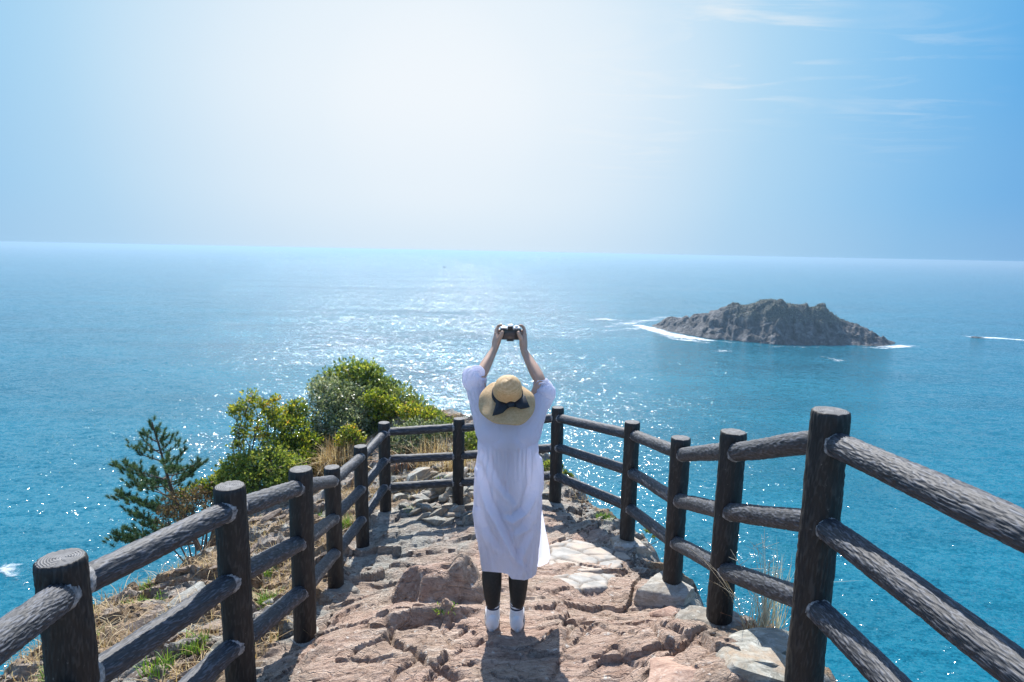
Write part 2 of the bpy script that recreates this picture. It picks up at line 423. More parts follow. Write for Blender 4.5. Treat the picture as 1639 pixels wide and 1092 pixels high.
pieces.append(foam_strip([seapt(x, y) for x, y in [(-40, 925), (0, 915), (30, 935)]], 5., 5., [.55, .7, .5], 60, 14))
pieces.append(foam_strip([seapt(x, y) for x, y in [(100, 862), (140, 850), (185, 842)]], 1.6, 1.6, [.4, .55, .42], 60, 10))
foam_obj(pieces)
# ------------------------------------------------------------------ headland
ctrl = np.array([  # x, y, z of the smooth rock surface, read off the fence posts and the footholds
 (-1.53, 1.91, -.09), (-1.405, 2.85, -.2), (-1.38, 3.72, -.45), (-1.66, 5.38, -1.06), (-1.69, 6.5, -1.22), (-1.62, 7.4, -1.22),
 (-.68, 7.48, -1.17), (.59, 6.97, -.87), (1.2, 5.52, -.62), (1.33, 4.44, -.46), (1.33, 3.4, -.1), (1.32, 2.4, .22),
 (1.45, 1.0, .35), (-1.19, .78, .2), (-.9, 0, .45), (0, 3.3, -.07), (-.1, 2.6, .10), (0, 1.6, .30), (0, 0, .55), (.6, 5.0, -.62), (.1, 5.5, -.80), (1.0, 4.15, -.52), (.95, 5.35, -.76), (-1.2, 5.0, -1.02),
 (-.2, 6.6, -1.0), (-.9, 4.4, -.50), (-1.05, 5.7, -1.14), (-.46, 4.0, -.25), (.7, 3.4, -.10), (.6, 2.4, .12),
 (-.6, 2.6, .04), (-2.3, 2.7, -.55), (-3.4, 3.0, -.95), (-2.4, 4.2, -.85), (-3.7, 5.3, -1.35), (-2.6, 6.0, -1.45), (-3.8, 7.0, -1.8), (-3.6, 9.3, -1.95),
 (-2.2, 8.2, -1.5), (-.9, 8.6, -1.28), (-1.5, 10., -1.3), (-.5, 10.5, -1.1), (.4, 8.3, -1.0), (-2.5, 11.5, -1.2), (-3.8, 11.5, -1.9), (-1.0, 12.5, -1.5),
 (1.75, 4.4, -.7), (1.6, 5.5, -.85), (1.05, 7.0, -1.0), (1.8, 3.2, -.25), (1.75, 2.2, .0), (-2.2, 1.2, -.25), (-3.2, .5, -.6), (-1.5, -2.5, .6), (1.2, -2.5, .8), (-3.5, -2.5, -.2)])
def _tps(d): return np.where(d > 1e-9, d*d*np.log(d+1e-12), 0)
_n = len(ctrl); _K = _tps(np.linalg.norm(ctrl[:, None, :2]-ctrl[None, :, :2], axis=2))+np.eye(_n)*.02
_Pm = np.hstack([np.ones((_n, 1)), ctrl[:, :2]])
_A = np.vstack([np.hstack([_K, _Pm]), np.hstack([_Pm.T, np.zeros((3, 3))])])
_w = np.linalg.solve(_A, np.concatenate([ctrl[:, 2], np.zeros(3)]))
def base_z(x, y):
    x = np.clip(x, -4.2, 2.1); y = np.clip(y, -3, 12.5)
    out = _w[_n]+_w[_n+1]*x+_w[_n+2]*y
    for k in range(_n): out = out+_w[k]*_tps(np.hypot(x-ctrl[k, 0], y-ctrl[k, 1]))
    return out
POLY = np.array([(2.3, -30), (1.9, 0), (1.72, 1.2), (1.66, 2.3), (1.62, 3.0), (1.68, 3.6), (1.70, 4.4), (1.62, 5.2), (1.42, 6.0), (1.15, 6.8), (.95, 7.6), (.75, 8.6), (.35, 9.6), (-.1, 11.), (-.9, 12.6), (-2.4, 13.4),
                 (-3.9, 12.6), (-4.5, 10.6), (-4.15, 8.6), (-4.1, 7.0), (-4.2, 5.6), (-4.0, 4.2), (-3.9, 2.), (-3.9, -1), (-5, -30)])
def poly_sd(x, y, poly):
    d = np.full(x.shape, 1e9); ins = np.zeros(x.shape, bool); n = len(poly)
    for k in range(n):
        ax_, ay_ = poly[k]; bx, by = poly[(k+1) % n]
        ex, ey = bx-ax_, by-ay_
        tt = np.clip(((x-ax_)*ex+(y-ay_)*ey)/(ex*ex+ey*ey), 0, 1)
        d = np.minimum(d, np.hypot(x-ax_-tt*ex, y-ay_-tt*ey))
        c = ((ay_ > y) != (by > y)) & (x < (bx-ax_)*(y-ay_)/((by-ay_)+1e-12)+ax_)
        ins ^= c
    return np.where(ins, -d, d)
POSTS = {  # x, y, base z
 'a': (-1.19, .78, .20), 'b': (-1.53, 1.91, -.075), 'c': (-1.405, 2.853, -.20), 'd': (-1.38, 3.72, -.44), 'e': (-1.66, 5.34, -1.04), 'f': (-1.68, 6.45, -1.21),
 'g': (-1.62, 7.4, -1.21), 'h': (-.68, 7.48, -1.16), 'i': (.57, 6.97, -.85), 'j': (1.18, 5.54, -.60), 'k': (1.325, 4.44, -.40), 'l': (1.32, 3.40, -.03), 'm': (1.335, 2.405, .37), 'n': (1.34, 1.05, .47)}
FPOLY = np.array([POSTS[k][:2] for k in 'abcdefghijklmn']+[(1.6, -3), (-.9, -3)])
POST_H = 1.2
def line_d(x, y, ln):
    best = np.full(x.shape, 1e9); side = np.zeros(x.shape)
    x = x+.02*pn(P3(x*9, y*9), 3); y = y+.02*pn(P3(x*9, y*9), 8)
    for (x0, y0), (x1, y1) in zip(ln[:-1], ln[1:]):
        ex, ey = x1-x0, y1-y0; tt = np.clip(((x-x0)*ex+(y-y0)*ey)/(ex*ex+ey*ey+1e-9), 0, 1)
        d = np.hypot(x-x0-tt*ex, y-y0-tt*ey); c = ex*(y-y0)-ey*(x-x0); m = d < best
        best = np.where(m, d, best); side = np.where(m, c, side)
    return best, side
def _gp(cx, cy):
    d = ray(400+cx*.4393, 752+cy*.4393)
    q = CAM+d*np.linspace(2, 7, 500)[:, None]/d[1]; h = base_z(q[:, 0], q[:, 1]); b = np.argmax(q[:, 2] < h)
    return tuple(q[b, :2])
_cl = [([(510, 605), (520, 640), (560, 660), (600, 665), (615, 690), (650, 715), (700, 735), (745, 745)], .016, .07, .03), ([(505, 610), (545, 580), (600, 565), (690, 550)], .012, .03, .06), ([(515, 560), (570, 535), (640, 528), (700, 540)], .012, .03, .05),
       ([(500, 790), (550, 735), (590, 715), (615, 690)], .012, .04, .02), ([(360, 700), (430, 660), (480, 640), (510, 620)], .010, .035, .02), ([(770, 600), (840, 575), (865, 560)], .010, .03, .03), ([(760, 665), (820, 640), (862, 605)], .010, .04, .02),
       ([(690, 585), (720, 620), (740, 650)], .008, .03, .0), ([(1150, 640), (1160, 610), (1190, 560), (1215, 545)], .018, .05, .03), ([(1110, 520), (1140, 545), (1152, 585)], .009, .03, .0), ([(1440, 590), (1460, 640), (1490, 680), (1540, 705), (1600, 690)], .012, .06, .03),
       ([(1040, 522), (1100, 525), (1135, 515)], .01, .03, .02), ([(455, 425), (520, 425), (550, 440), (590, 430)], .022, .07, .05), ([(640, 775), (690, 740), (760, 718), (810, 705)], .010, .035, .02), ([(1180, 640), (1260, 608), (1330, 630), (1410, 655)], .008, .03, .02),
       ([(1470, 774), (1560, 705), (1639, 650)], .014, .05, .05), ([(1250, 700), (1330, 690), (1440, 740)], .009, .035, .02), ([(240, 640), (330, 600), (420, 590), (505, 570)], .010, .03, .03), ([(320, 720), (420, 700), (520, 690)], .009, .03, .02), ([(1130, 690), (1110, 740), (1100, 774)], .008, .03, .0), ([(880, 640), (960, 655), (1040, 640), (1110, 600)], .007, .02, .02), ([(850, 720), (900, 760), (960, 774)], .007, .025, .01)]
CRACKS = [([_gp(*c) for c in l], w_, d_, s_) for l, w_, d_, s_ in _cl]
def land(x, y):
    """height, and the masks used by the rock material"""
    x = np.asarray(x, float).ravel(); y = np.asarray(y, float).ravel()
    wv = P3(x, y)
    w1 = fbm(wv*1.1, 3, 31); w2 = fbm(wv*1.1, 3, 47)
    d = poly_sd(x+.18*w1, y+.18*w2, POLY); f = poly_sd(x, y, FPOLY)
    inside = 1-sst(-.12, .22, f+.1*w1)                       # walked rock inside the fence
    left = sst(0., .8, -x-1.2)*(1-inside)
    dp = np.maximum(d, 0)
    slope = np.where(x < -1.5, 1.15, 1.9)
    z = base_z(x, y)-(slope*dp+.35*np.minimum(dp, 3)**2*.25)
    rough = .55+.75*(1-inside)+.5*sst(0, 1, dp)
    near = 1-sst(14, 26, np.hypot(x, y-4))
    z = z+rough*(.085*fbm(wv*.85, 3, 5)+.045*fbm(wv*2.6, 3, 8))
    # ledges: foliation running across, stepping down
    xr = x*.94+y*.34; yr = -x*.34+y*.94
    st = yr*2.1+.55*w1+.22*fbm(wv*3, 3, 12)
    fr = st-np.floor(st)
    z = z+near*rough*.05*(sst(.0, .16, fr)-fr)
    # broken blocks at two sizes: tilted tops and open joints
    wx = x+.16*w1+.05*fbm(wv*4, 2, 61); wy = y+.16*w2+.05*fbm(wv*4, 2, 71)
    xs_ = wx*.94+wy*.34; ys_ = -wx*.34+wy*.94
    crack = np.zeros_like(x)
    for sx, sy, amp, tilt, cw, cd, sd in ((1.05, 1.7, .06, .10, .022, .055, 2), (2.7, 4.4, .030, .10, .030, .022, 6), (7., 11., .010, .08, .05, .004, 9)):
        F1, F2, ID, ex, ey = vor2(xs_*sx, ys_*sy, sd)
        flat = sst(-.35, .35, _g[ID, 2]+.25)
        z = z+near*rough*(amp*_g[ID, 0]+tilt*(_g[ID, 1]*ex/sx+_g[ID, 2]*ey/sy)*1.6)
        c = np.exp(-(F2-F1)/cw)*flat
        z = z-near*rough*cd*c; crack = np.maximum(crack, c)
    # streaky foliation relief
    n = fbm(np.stack([xr*5, yr*17, z*3], 1), 4, 15, .55, True)
    z = z+near*rough*.013*n
    z = z+near*rough*(.009*fbm(wv*24, 3, 19)+.016*fbm(np.stack([xr*9, yr*26, z*5], 1), 3, 29))
    # big named shapes of the walked rock
    def hump(cx, cy, rx, ry, h, rot=0., p=2.):
        dx, dy = x-cx, y-cy; a, b = math.cos(rot), math.sin(rot)
        q = ((dx*a+dy*b)/rx)**2+((-dx*b+dy*a)/ry)**2
        return h*np.exp(-q**(p/2))
    z = z+hump(-.50, 4.02, .30, .20, .20, .25, 7.)+hump(-.27, 3.95, .13, .12, .12, .2, 6.)-hump(-.70, 3.86, .09, .10, .13, .1, 6.)
    z = z-hump(-.62, 3.38, .17, .05, .09, .35, 3.)+hump(-.45, 3.46, .24, .045, .06, .2, 3.)+hump(-.9, 3.3, .5, .22, .05, .3)
    z = z+hump(.75, 3.05, .45, .25, .07, -.3, 3.)+hump(.95, 2.62, .3, .22, .07, .2, 4.)-hump(.52, 3.3, .02, .25, .05, -.5)
    z = z+hump(-.95, 5.0, .35, .3, .06, .4)-hump(.35, 5.9, .4, .25, .05, 0)
    # long open cracks and overhung lips, traced on the ground
    for ln, wd, dp_, stp in CRACKS:
        bb, ss = line_d(x, y, ln); k = np.exp(-(bb/wd)**2)
        z = z-.85*dp_*k+.55*stp*np.where(ss > 0, 1, 0)*np.exp(-bb/.16)*sst(0, .012, bb)
    # level footing where feet and posts stand
    for cx, cy, cz, r in FOOT:
        k = np.exp(-(((x-cx)**2+(y-cy)**2)/(r*r))**1.5); z = z*(1-k)+cz*k
    grey = np.clip((1-inside)*1.0+sst(.55, 1.3, np.abs(x-.02)+.35*w2)*.55+sst(4.6, 6.6, y+.6*w1)*.55, 0, 1)
    soil = np.clip((1-inside)*sst(-.05, .35, fbm(wv*1.6, 4, 33)+.22*left-.15*crack), 0, 1)
    return np.maximum(z, SEA-3), grey, soil
FEET_Z = -.07
FOOT = [(-.085, 3.33, FEET_Z, .13), (.075, 3.33, FEET_Z, .13)]
FOOT += [(v[0], v[1], v[2]-(.11 if k == 'm' else .01), .17) for k, v in POSTS.items()]
def lz(x, y): return float(land([x], [y])[0][0])
_ts = np.linspace(1.2, 16, 900)
def drop(px, py):
    """first point of the land seen at a pixel"""
    d = ray(px, py); q = CAM+d*_ts[:, None]/d[1]
    h = land(q[:, 0], q[:, 1])[0]; b = np.argmax(q[:, 2] < h)
    if q[b, 2] >= h[b]: return None
    return q[b]
def axis(lo, hi, fine, s0, grow, far):
    a = [fine[0]]
    while a[-1] < fine[1]: a.append(a[-1]+s0(a[-1]))
    s = s0(a[-1])
    while a[-1] < hi: s *= grow; a.append(a[-1]+s)
    b = [fine[0]]; s = s0(fine[0])
    while b[-1] > lo: s *= grow; b.append(b[-1]-s)
    return np.array(b[:0:-1]+a)
gx = axis(-70, 60, (-4.6, 1.9), lambda v: .0135 if -2.0 < v < 1.9 else .026, 1.09, 0)
gy = axis(-32, 70, (2.0, 13.), lambda v: .0115+.0042*max(0, v-2.6), 1.09, 0)
X, Y = np.meshgrid(gx, gy)
Z, GREY, SOIL = land(X.ravel(), Y.ravel())
t = NT('headland_rock'); p = t.pos()
n1 = t.noise(p, 1.7, 6, .6, .4); n2 = t.noise(t.mapping(p, (4, 15, 9), (0, 0, -.35)), 1.6, 8, .68, .8); n3 = t.noise(p, 34, 6, .7)
pink = t.ramp(n2, [(.26, (.19, .11, .075)), (.42, (.40, .265, .20)), (.56, (.52, .375, .295)), (.74, (.72, .59, .49))])
pink = t.mix(t.ramp(n1, [(.4, 0.), (.66, .75)]), pink, t.ramp(n2, [(.3, (.22, .155, .105)), (.5, (.43, .335, .25)), (.75, (.66, .57, .47))]))
gry = t.ramp(n2, [(.26, (.11, .107, .095)), (.45, (.27, .262, .23)), (.6, (.40, .39, .345)), (.78, (.62, .61, .56))])
gry = t.mix(t.ramp(t.noise(p, 2.3, 5, .6, .5), [(.44, 0.), (.62, .8)]), gry, t.ramp(n2, [(.3, (.22, .15, .11)), (.7, (.52, .38, .28))]))
gm = t.math('ADD', t.attr('grey'), t.math('MULTIPLY', t.math('SUBTRACT', n1, .5), 1.6))
c = t.mix(t.ramp(gm, [(.35, 0.), (.75, 1.)]), pink, gry)
c = t.mix(t.ramp(n3, [(.30, .75), (.47, 0.)]), c, (.12, .08, .06))                      # dark mineral grains
c = t.mix(t.ramp(t.noise(p, 21, 4, .6), [(.63, 0.), (.70, .6)]), c, (.80, .78, .72))    # pale lichen and quartz
so = t.ramp(t.noise(p, 30, 8, .75), [(.3, (.12, .075, .045)), (.5, (.30, .21, .13)), (.72, (.55, .43, .28))])
c = t.mix(t.ramp(t.math('ADD', t.attr('soil'), t.math('MULTIPLY', t.math('SUBTRACT', t.noise(p, 7, 5), .5), .9)), [(.42, 0.), (.6, .95)]), c, so)
vo = t.n('ShaderNodeTexVoronoi', {'Vector': t.mapping(t.vmath('ADD', p, t.vmath('SCALE', t.noise(p, 3.5, 4, .6, 0, 'Color'), .30)), (1., 1.9, 1.3), (0, 0, -.35)), 'Scale': 2.6}, feature='DISTANCE_TO_EDGE').outputs['Distance']
ck = t.ramp(vo, [(0., 0.), (.022, 1.)])
vo2 = t.n('ShaderNodeTexVoronoi', {'Vector': t.mapping(t.vmath('ADD', p, t.vmath('SCALE', t.noise(p, 9, 4, .6, 0, 'Color'), .10)), (1., 2.4, 1.6), (0, 0, -.35)), 'Scale': 7.5}, feature='DISTANCE_TO_EDGE').outputs['Distance']
ck2 = t.ramp(vo2, [(0., 0.), (.03, 1.)])
h = t.math('ADD', t.math('MULTIPLY', n2, .9), t.math('MULTIPLY', n3, .75))
h = t.math('ADD', h, t.math('ADD', t.math('MULTIPLY', ck, .30), t.math('MULTIPLY', ck2, .06)))
nb = t.bump(h, 1., .055)
rock_m = t.surf(t.bsdf(c, .78, nb, .3))
headland = mesh_np('rocky_headland', P3(X.ravel(), Y.ravel(), Z), grid_faces(len(gx), len(gy)), rock_m, vattrs={'grey': GREY, 'soil': SOIL}); props(headland, kind='structure'); headland.data.set_sharp_from_angle(angle=math.radians(34))
print('land verts', X.size)

# ------------------------------------------------------------------ fence of cast concrete logs
def bark(name, lo, hi, sc):
    t = NT(name); v = t.coord()
    n = t.noise(t.mapping(v, (1, 1, .16)), sc, 5, .6, .5)
    n2 = t.noise(v, 6, 4)
    c = t.ramp(t.math('ADD', t.math('MULTIPLY', n, .7), t.math('MULTIPLY', n2, .3)), [(.34, lo), (.62, hi)])
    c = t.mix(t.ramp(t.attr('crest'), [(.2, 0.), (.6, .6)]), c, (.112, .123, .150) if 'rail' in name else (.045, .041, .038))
    c = t.mix(t.ramp(t.noise(v, 45, 3, .6), [(.70, 0.), (.76, .35)]), c, (.30, .29, .27))
    return t.surf(t.bsdf(c, .62, t.bump(n, .55, .006), .45))
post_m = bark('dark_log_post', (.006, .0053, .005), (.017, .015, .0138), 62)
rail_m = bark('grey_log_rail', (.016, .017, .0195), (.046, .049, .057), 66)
t = NT('log_end_grain'); v = t.coord()
dd = t.vmath('LENGTH', t.vmath('MULTIPLY', t.vmath('ADD', v, t.vmath('SCALE', t.noise(v, 14, 2, .5, 0, 'Color'), .006)), (1, 1, 0)))
rg = t.math('SINE', t.math('MULTIPLY', dd, 760))
c = t.ramp(rg, [(.35, (.10, .098, .096)), (.9, (.19, .187, .184))])
c = t.mix(t.ramp(t.noise(v, 22, 4), [(.45, 0.), (.7, .7)]), c, (.26, .255, .25))
end_m = t.surf(t.bsdf(c, .7, t.bump(rg, .6, .0016), .3))
mortar_m = plain('rough_pale_mortar', (.22, .215, .21), .85, .2, 0, 60, .7, .004)
fence = empty('log_fence', (0, 3.3, 0), label='dark brown fence of cast concrete logs with three rails enclosing the rocky lookout', cat='fence')
fence_loc = np.array([0, 3.3, 0.])
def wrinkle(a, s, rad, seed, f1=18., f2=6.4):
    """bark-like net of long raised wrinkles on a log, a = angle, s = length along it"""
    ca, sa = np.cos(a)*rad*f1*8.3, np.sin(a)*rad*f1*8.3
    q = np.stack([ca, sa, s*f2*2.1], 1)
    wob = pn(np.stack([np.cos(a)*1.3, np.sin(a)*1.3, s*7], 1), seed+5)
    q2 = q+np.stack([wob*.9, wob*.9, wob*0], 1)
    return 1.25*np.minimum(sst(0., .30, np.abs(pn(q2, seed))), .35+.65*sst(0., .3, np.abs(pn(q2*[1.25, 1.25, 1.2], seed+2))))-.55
def log(p0, p1, rad, seed, dens, amp, ends=None):
    """p0->p1 log; dens = metres between rings"""
    p0 = np.asarray(p0, float); p1 = np.asarray(p1, float); L_ = np.linalg.norm(p1-p0); n = max(6, int(L_/dens[0])); m = max(14, int(2*math.pi*rad/dens[1]))
    u, v, d = frame(p1-p0); S = np.linspace(0, L_, n); A_ = np.arange(m)/m*2*math.pi
    SS, AA = np.meshgrid(S, A_, indexing='ij')
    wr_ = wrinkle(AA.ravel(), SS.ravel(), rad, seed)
    R_ = rad+amp*wr_+.004*pn(np.stack([np.cos(AA.ravel()), np.sin(AA.ravel()), SS.ravel()*3], 1), seed+9)
    if ends is not None:                                     # rounded shoulders near the posts
        e = np.minimum(SS.ravel(), L_-SS.ravel())
        R_ = R_*(1-.22*np.clip(1-(e-.055)/.05, 0, 1)**2)
    V = p0+SS.reshape(-1, 1)*d+R_[:, None]*(np.cos(AA).reshape(-1, 1)*u+np.sin(AA).reshape(-1, 1)*v)
    return V, grid_faces(m, n, True), m, n, wr_
PR = .074
keys = 'abcdefghijklmn'
post_obj = {}
for k in keys:
    x, y, z = POSTS[k]; near_ = max(1.2, math.hypot(x, y))
    ds = (.011*near_/2+.003, .0030*near_/2+.001)
    lean = np.array([random.uniform(-.012, .012), random.uniform(-.01, .01), 0])
    V, F, m, n, cr_ = log((x, y, z-.25), np.array([x, y, z+POST_H])+lean, PR, ord(k), ds, .0042)
    V = V.copy(); zt = V[:, 2]-(z+POST_H)
    V[-m:, :2] = (V[-m:, :2]-[x, y]-lean[:2])*.965+[x, y]+lean[:2]
    # top disc with concentric rings and a few radial splits
    c0 = len(V); rr = [.93, .7, .45, .2]
    top = []
    for r in rr:
        ring = (V[-m:]-[x+lean[0], y+lean[1], 0])*[r, r, 1]+[x+lean[0], y+lean[1], 0]
        aa = np.arange(m)/m*2*math.pi
        split = sum(np.exp(-(((aa-b+math.pi) % (2*math.pi)-math.pi)/.09)**2) for b in (random.uniform(0, 6.3), random.uniform(0, 6.3), random.uniform(0, 6.3)))
        ring[:, 2] = z+POST_H+.004-.004*split
        top.append(ring)
    V = np.concatenate([V]+top+[[[x+lean[0], y+lean[1], z+POST_H+.002]]])
    FF = [tuple(f) for f in F]; mi = [0]*len(FF)
    idx = [n*m-m]+[c0+q*m for q in range(len(rr))]
    for q in range(len(rr)):
        for j in range(m): FF.append((idx[q]+j, idx[q]+(j+1) % m, idx[q+1]+(j+1) % m, idx[q+1]+j)); mi.append(1 if q else 0)
    for j in range(m): FF.append((idx[-1]+j, idx[-1]+(j+1) % m, len(V)-1)); mi.append(1)
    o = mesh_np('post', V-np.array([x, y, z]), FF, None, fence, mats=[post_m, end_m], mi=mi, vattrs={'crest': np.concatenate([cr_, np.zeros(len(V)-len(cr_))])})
    o.location = np.array([x, y, z])-fence_loc
    post_obj[k] = o
RH = [1.075, .70, .335]
RR = .052
for a, b in zip(keys[:-1], keys[1:]):
    A_ = np.array(POSTS[a]); B_ = np.array(POSTS[b])
    for lv, h in enumerate(RH):
        p0 = A_+[0, 0, h+random.uniform(-.012, .012)]; p1 = B_+[0, 0, h+random.uniform(-.012, .012)]
        mid = (p0+p1)/2; dist = max(1.0, min(np.hypot(*p0[:2]), np.hypot(*p1[:2])))
        ds = (.0065*dist/2+.002, .0026*dist/2+.0008)
        V, F, m, n, cr_ = log(p0, p1, RR, ord(a)*3+lv, ds, .0040, True)
        # the log lies along its own z so that the bark runs lengthwise
        u_, v_, d_ = frame(p1-p0); Rm = Matrix((u_, v_, d_)).transposed().to_4x4()
        Vl = (V-p0)@np.stack([u_, v_, d_], 1)
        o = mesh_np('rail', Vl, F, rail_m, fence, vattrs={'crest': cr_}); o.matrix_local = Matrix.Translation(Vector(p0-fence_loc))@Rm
        # ragged mortar where the rail meets its posts, with drips
        for e, (q, s) in enumerate(((p0, 1), (p1, -1))):
            dirn = d_*s; cen = q+dirn*(PR*.98)
            nseg, nr = 36, 5
            aa = np.arange(nseg)/nseg*2*math.pi; V2 = []
            jag = 1+.16*rng.normal(size=nseg)
            # each point slides along the rail axis onto the round post
            for r_i, (rk, off) in enumerate(((.95, .016), (1.08, .013), (1.2, .004), (1.28, -.004), (1.2, -.02))):
                ring = []
                for j in range(nseg):
                    rr_ = RR*.86*(1+(rk-1)*max(.35, jag[j])); l1 = rr_*math.cos(aa[j]); l2 = rr_*math.sin(aa[j])
                    lateral = abs(l1*u_[0]+l2*v_[0])+abs(l1*u_[1]+l2*v_[1])
                    hx = math.hypot(l1*u_[0]+l2*v_[0], l1*u_[1]+l2*v_[1])
                    back = PR-math.sqrt(max(0, PR*PR-min(hx, PR*.98)**2))
                    ring.append(q+dirn*(PR-back+off+.003*rng.normal())+u_*l1+v_*l2)
                V2.append(ring)
            V2 = np.concatenate(V2)
            Vm = (V2-p0)@np.stack([u_, v_, d_], 1)
            mesh_np('mortar_collar', Vm, grid_faces(nseg, 5, True), mortar_m, o)
# ------------------------------------------------------------------ footings, slabs, loose stones
def stone_mesh(name, seed, mat, cuts=16, rough=.05, sub=3, flat=.6):
    import bmesh
    bm = bmesh.new(); bmesh.ops.create_icosphere(bm, subdivisions=sub+1, radius=1.)
    r = np.random.default_rng(seed); V = np.array([v.co[:] for v in bm.verts])
    for _ in range(cuts):
        n = r.normal(size=3); n[2] *= 1.2; n /= np.linalg.norm(n); d = r.uniform(.45, .85)
        V = V-np.maximum(0, V@n-d)[:, None]*n
    V = V/np.abs(V).max(0)
    V = V*(1+rough*fbm(V*2.2, 4, seed % 50)[:, None]+rough*.5*fbm(V*7, 3, seed % 40)[:, None])
    V[:, 2] *= flat
    F = np.array([[v.index for v in f.verts] for f in bm.faces]); bm.free()
    me = bpy.data.meshes.new(name); me.from_pydata([tuple(v) for v in V], [], [tuple(f) for f in F]); me.update()
    me.polygons.foreach_set('use_smooth', np.ones(len(me.polygons), bool))
    me.set_sharp_from_angle(angle=math.radians(32)); me.materials.append(mat); return me
def stone_mat(name, lo, mid, hi, lich=.5, warm=None):
    t = NT(name); v = t.coord(); oi = t.n('ShaderNodeObjectInfo').outputs['Random']; p = t.pos()
    n = t.noise(t.mapping(p, (5, 9, 14), (.3, .4, -.4)), 2.4, 8, .68, .7)
    c = t.ramp(t.math('ADD', n, t.math('MULTIPLY', t.math('SUBTRACT', oi, .5), .22)), [(.28, lo), (.5, mid), (.74, hi)])
    if warm: c = t.mix(t.ramp(t.noise(p, 6, 5, .6, .6), [(.48, 0.), (.66, .85)]), c, warm)
    c = t.mix(t.ramp(t.noise(p, 26, 4, .65), [(.60, 0.), (.68, lich)]), c, (.66, .67, .61))
    c = t.mix(t.ramp(t.noise(p, 60, 3, .7), [(.30, .55), (.42, 0.)]), c, (.09, .075, .06))
    return t.surf(t.bsdf(c, .8, t.bump(t.math('ADD', n, t.math('MULTIPLY', t.noise(p, 70, 4, .7), .4)), .8, .012), .3))
grey_stone = stone_mat('grey_green_stone', (.085, .085, .072), (.21, .205, .175), (.41, .405, .36), .45, (.34, .25, .17))
brown_stone = stone_mat('brown_stone', (.07, .052, .04), (.18, .135, .10), (.36, .28, .215), .45)
pink_stone = stone_mat('pink_stone', (.19, .11, .08), (.37, .25, .19), (.58, .45, .36), .4)
conc = stone_mat('weathered_concrete', (.13, .12, .10), (.28, .26, .225), (.43, .41, .365), .4, (.26, .215, .165))
protos = [stone_mesh('stone_%s' % 'abcdefgh'[k], 100+k*7, grey_stone, 15, .05, 2, .62) for k in range(6)]
pbrown = [stone_mesh('brown_stone_%s' % 'abcd'[k], 300+k*7, brown_stone, 14, .06, 2, .6) for k in range(4)]
def put_stone(me, loc, size, rz, tilt=(0, 0), name='stone', **k):
    o = bpy.data.objects.new(name, me); link(o); o.location = loc; o.scale = size; o.rotation_euler = (tilt[0], tilt[1], rz); return props(o, **k)
# concrete footings under the posts
def footing(key, sx, sy, h, label, seed, round_=False, dx=0, dy=0, mat=None):
    x, y, z = POSTS[key]
    if round_:
        a = np.arange(48)/48*2*math.pi; V = []; rows = [(0, .0), (.55, .0), (.86, -.006), (.95, -.02), (1., -.05), (1.04, -.3)]
        for r, dz in rows:
            nn = 1+.03*fbm(P3(np.cos(a)*2, np.sin(a)*2, seed), 3)
            V.append(np.stack([np.cos(a)*sx*r*nn, np.sin(a)*sy*r*nn, np.full(48, dz)+.004*fbm(P3(np.cos(a)*r*6, np.sin(a)*r*6, seed), 3)], 1))
        o = mesh_np('concrete_footing', np.concatenate(V), grid_faces(48, len(rows), True), mat or conc)
    else:
        me = stone_mesh('footing_block', seed, mat or conc, 20, .11, 4, 1.)
        V = np.array([v.co[:] for v in me.vertices]); V[:, 2] = np.where(V[:, 2] > .30, .30+(V[:, 2]-.30)*.12, V[:, 2]); V[:, 2] -= .36
        V = V*[sx, sy, h]
        me.vertices.foreach_set('co', V.astype(np.float32).ravel()); me.update()
        o = bpy.data.objects.new('concrete_footing', me); link(o)
    o.location = (x+dx, y+dy, z+.012)
    return props(o, label=label, cat='footing')
footing('g', .33, .33, .2, 'round pale concrete footing at the back left corner post of the fence', 5, True, .16, -.16)
footing('h', .24, .15, .36, 'low grey stone footing under the fence post just left of the woman', 22, False, .03, -.05)
footing('i', .27, .21, .3, 'flat concrete footing under the fence post just right of the woman', 27, False, -.08, -.08)
footing('j', .27, .22, .3, 'footing of brown stones and mortar under the second right post from the back', 31, False, -.03, -.02, stone_mat('mortared_rubble', (.10, .08, .06), (.30, .25, .19), (.48, .44, .38), .6, (.42, .40, .37)))
footing('k', .30, .26, .42, 'large broken concrete block under the third right post from the back', 47, False, -.03, -.04)
footing('l', .25, .20, .30, 'rounded grey concrete footing under the post beside the pale dry grass', 53, False, .0, .0)
footing('d', .2, .2, .22, 'thin concrete pad under the second nearest left post seen whole', 61, False, .05, -.02)
footing('e', .25, .2, .3, 'pale mortared footing under the middle left post', 67, False, .06, -.03)
footing('f', .27, .22, .3, 'blocky mortared footing under the left post before the corner', 73, False, .05, -.03)
footing('c', .22, .2, .3, 'grey footing under the left post nearest but one to the camera', 79)
footing('m', .24, .2, .3, 'concrete footing under the big right post nearest the camera', 83, False, -.02, .02).location.z -= .10
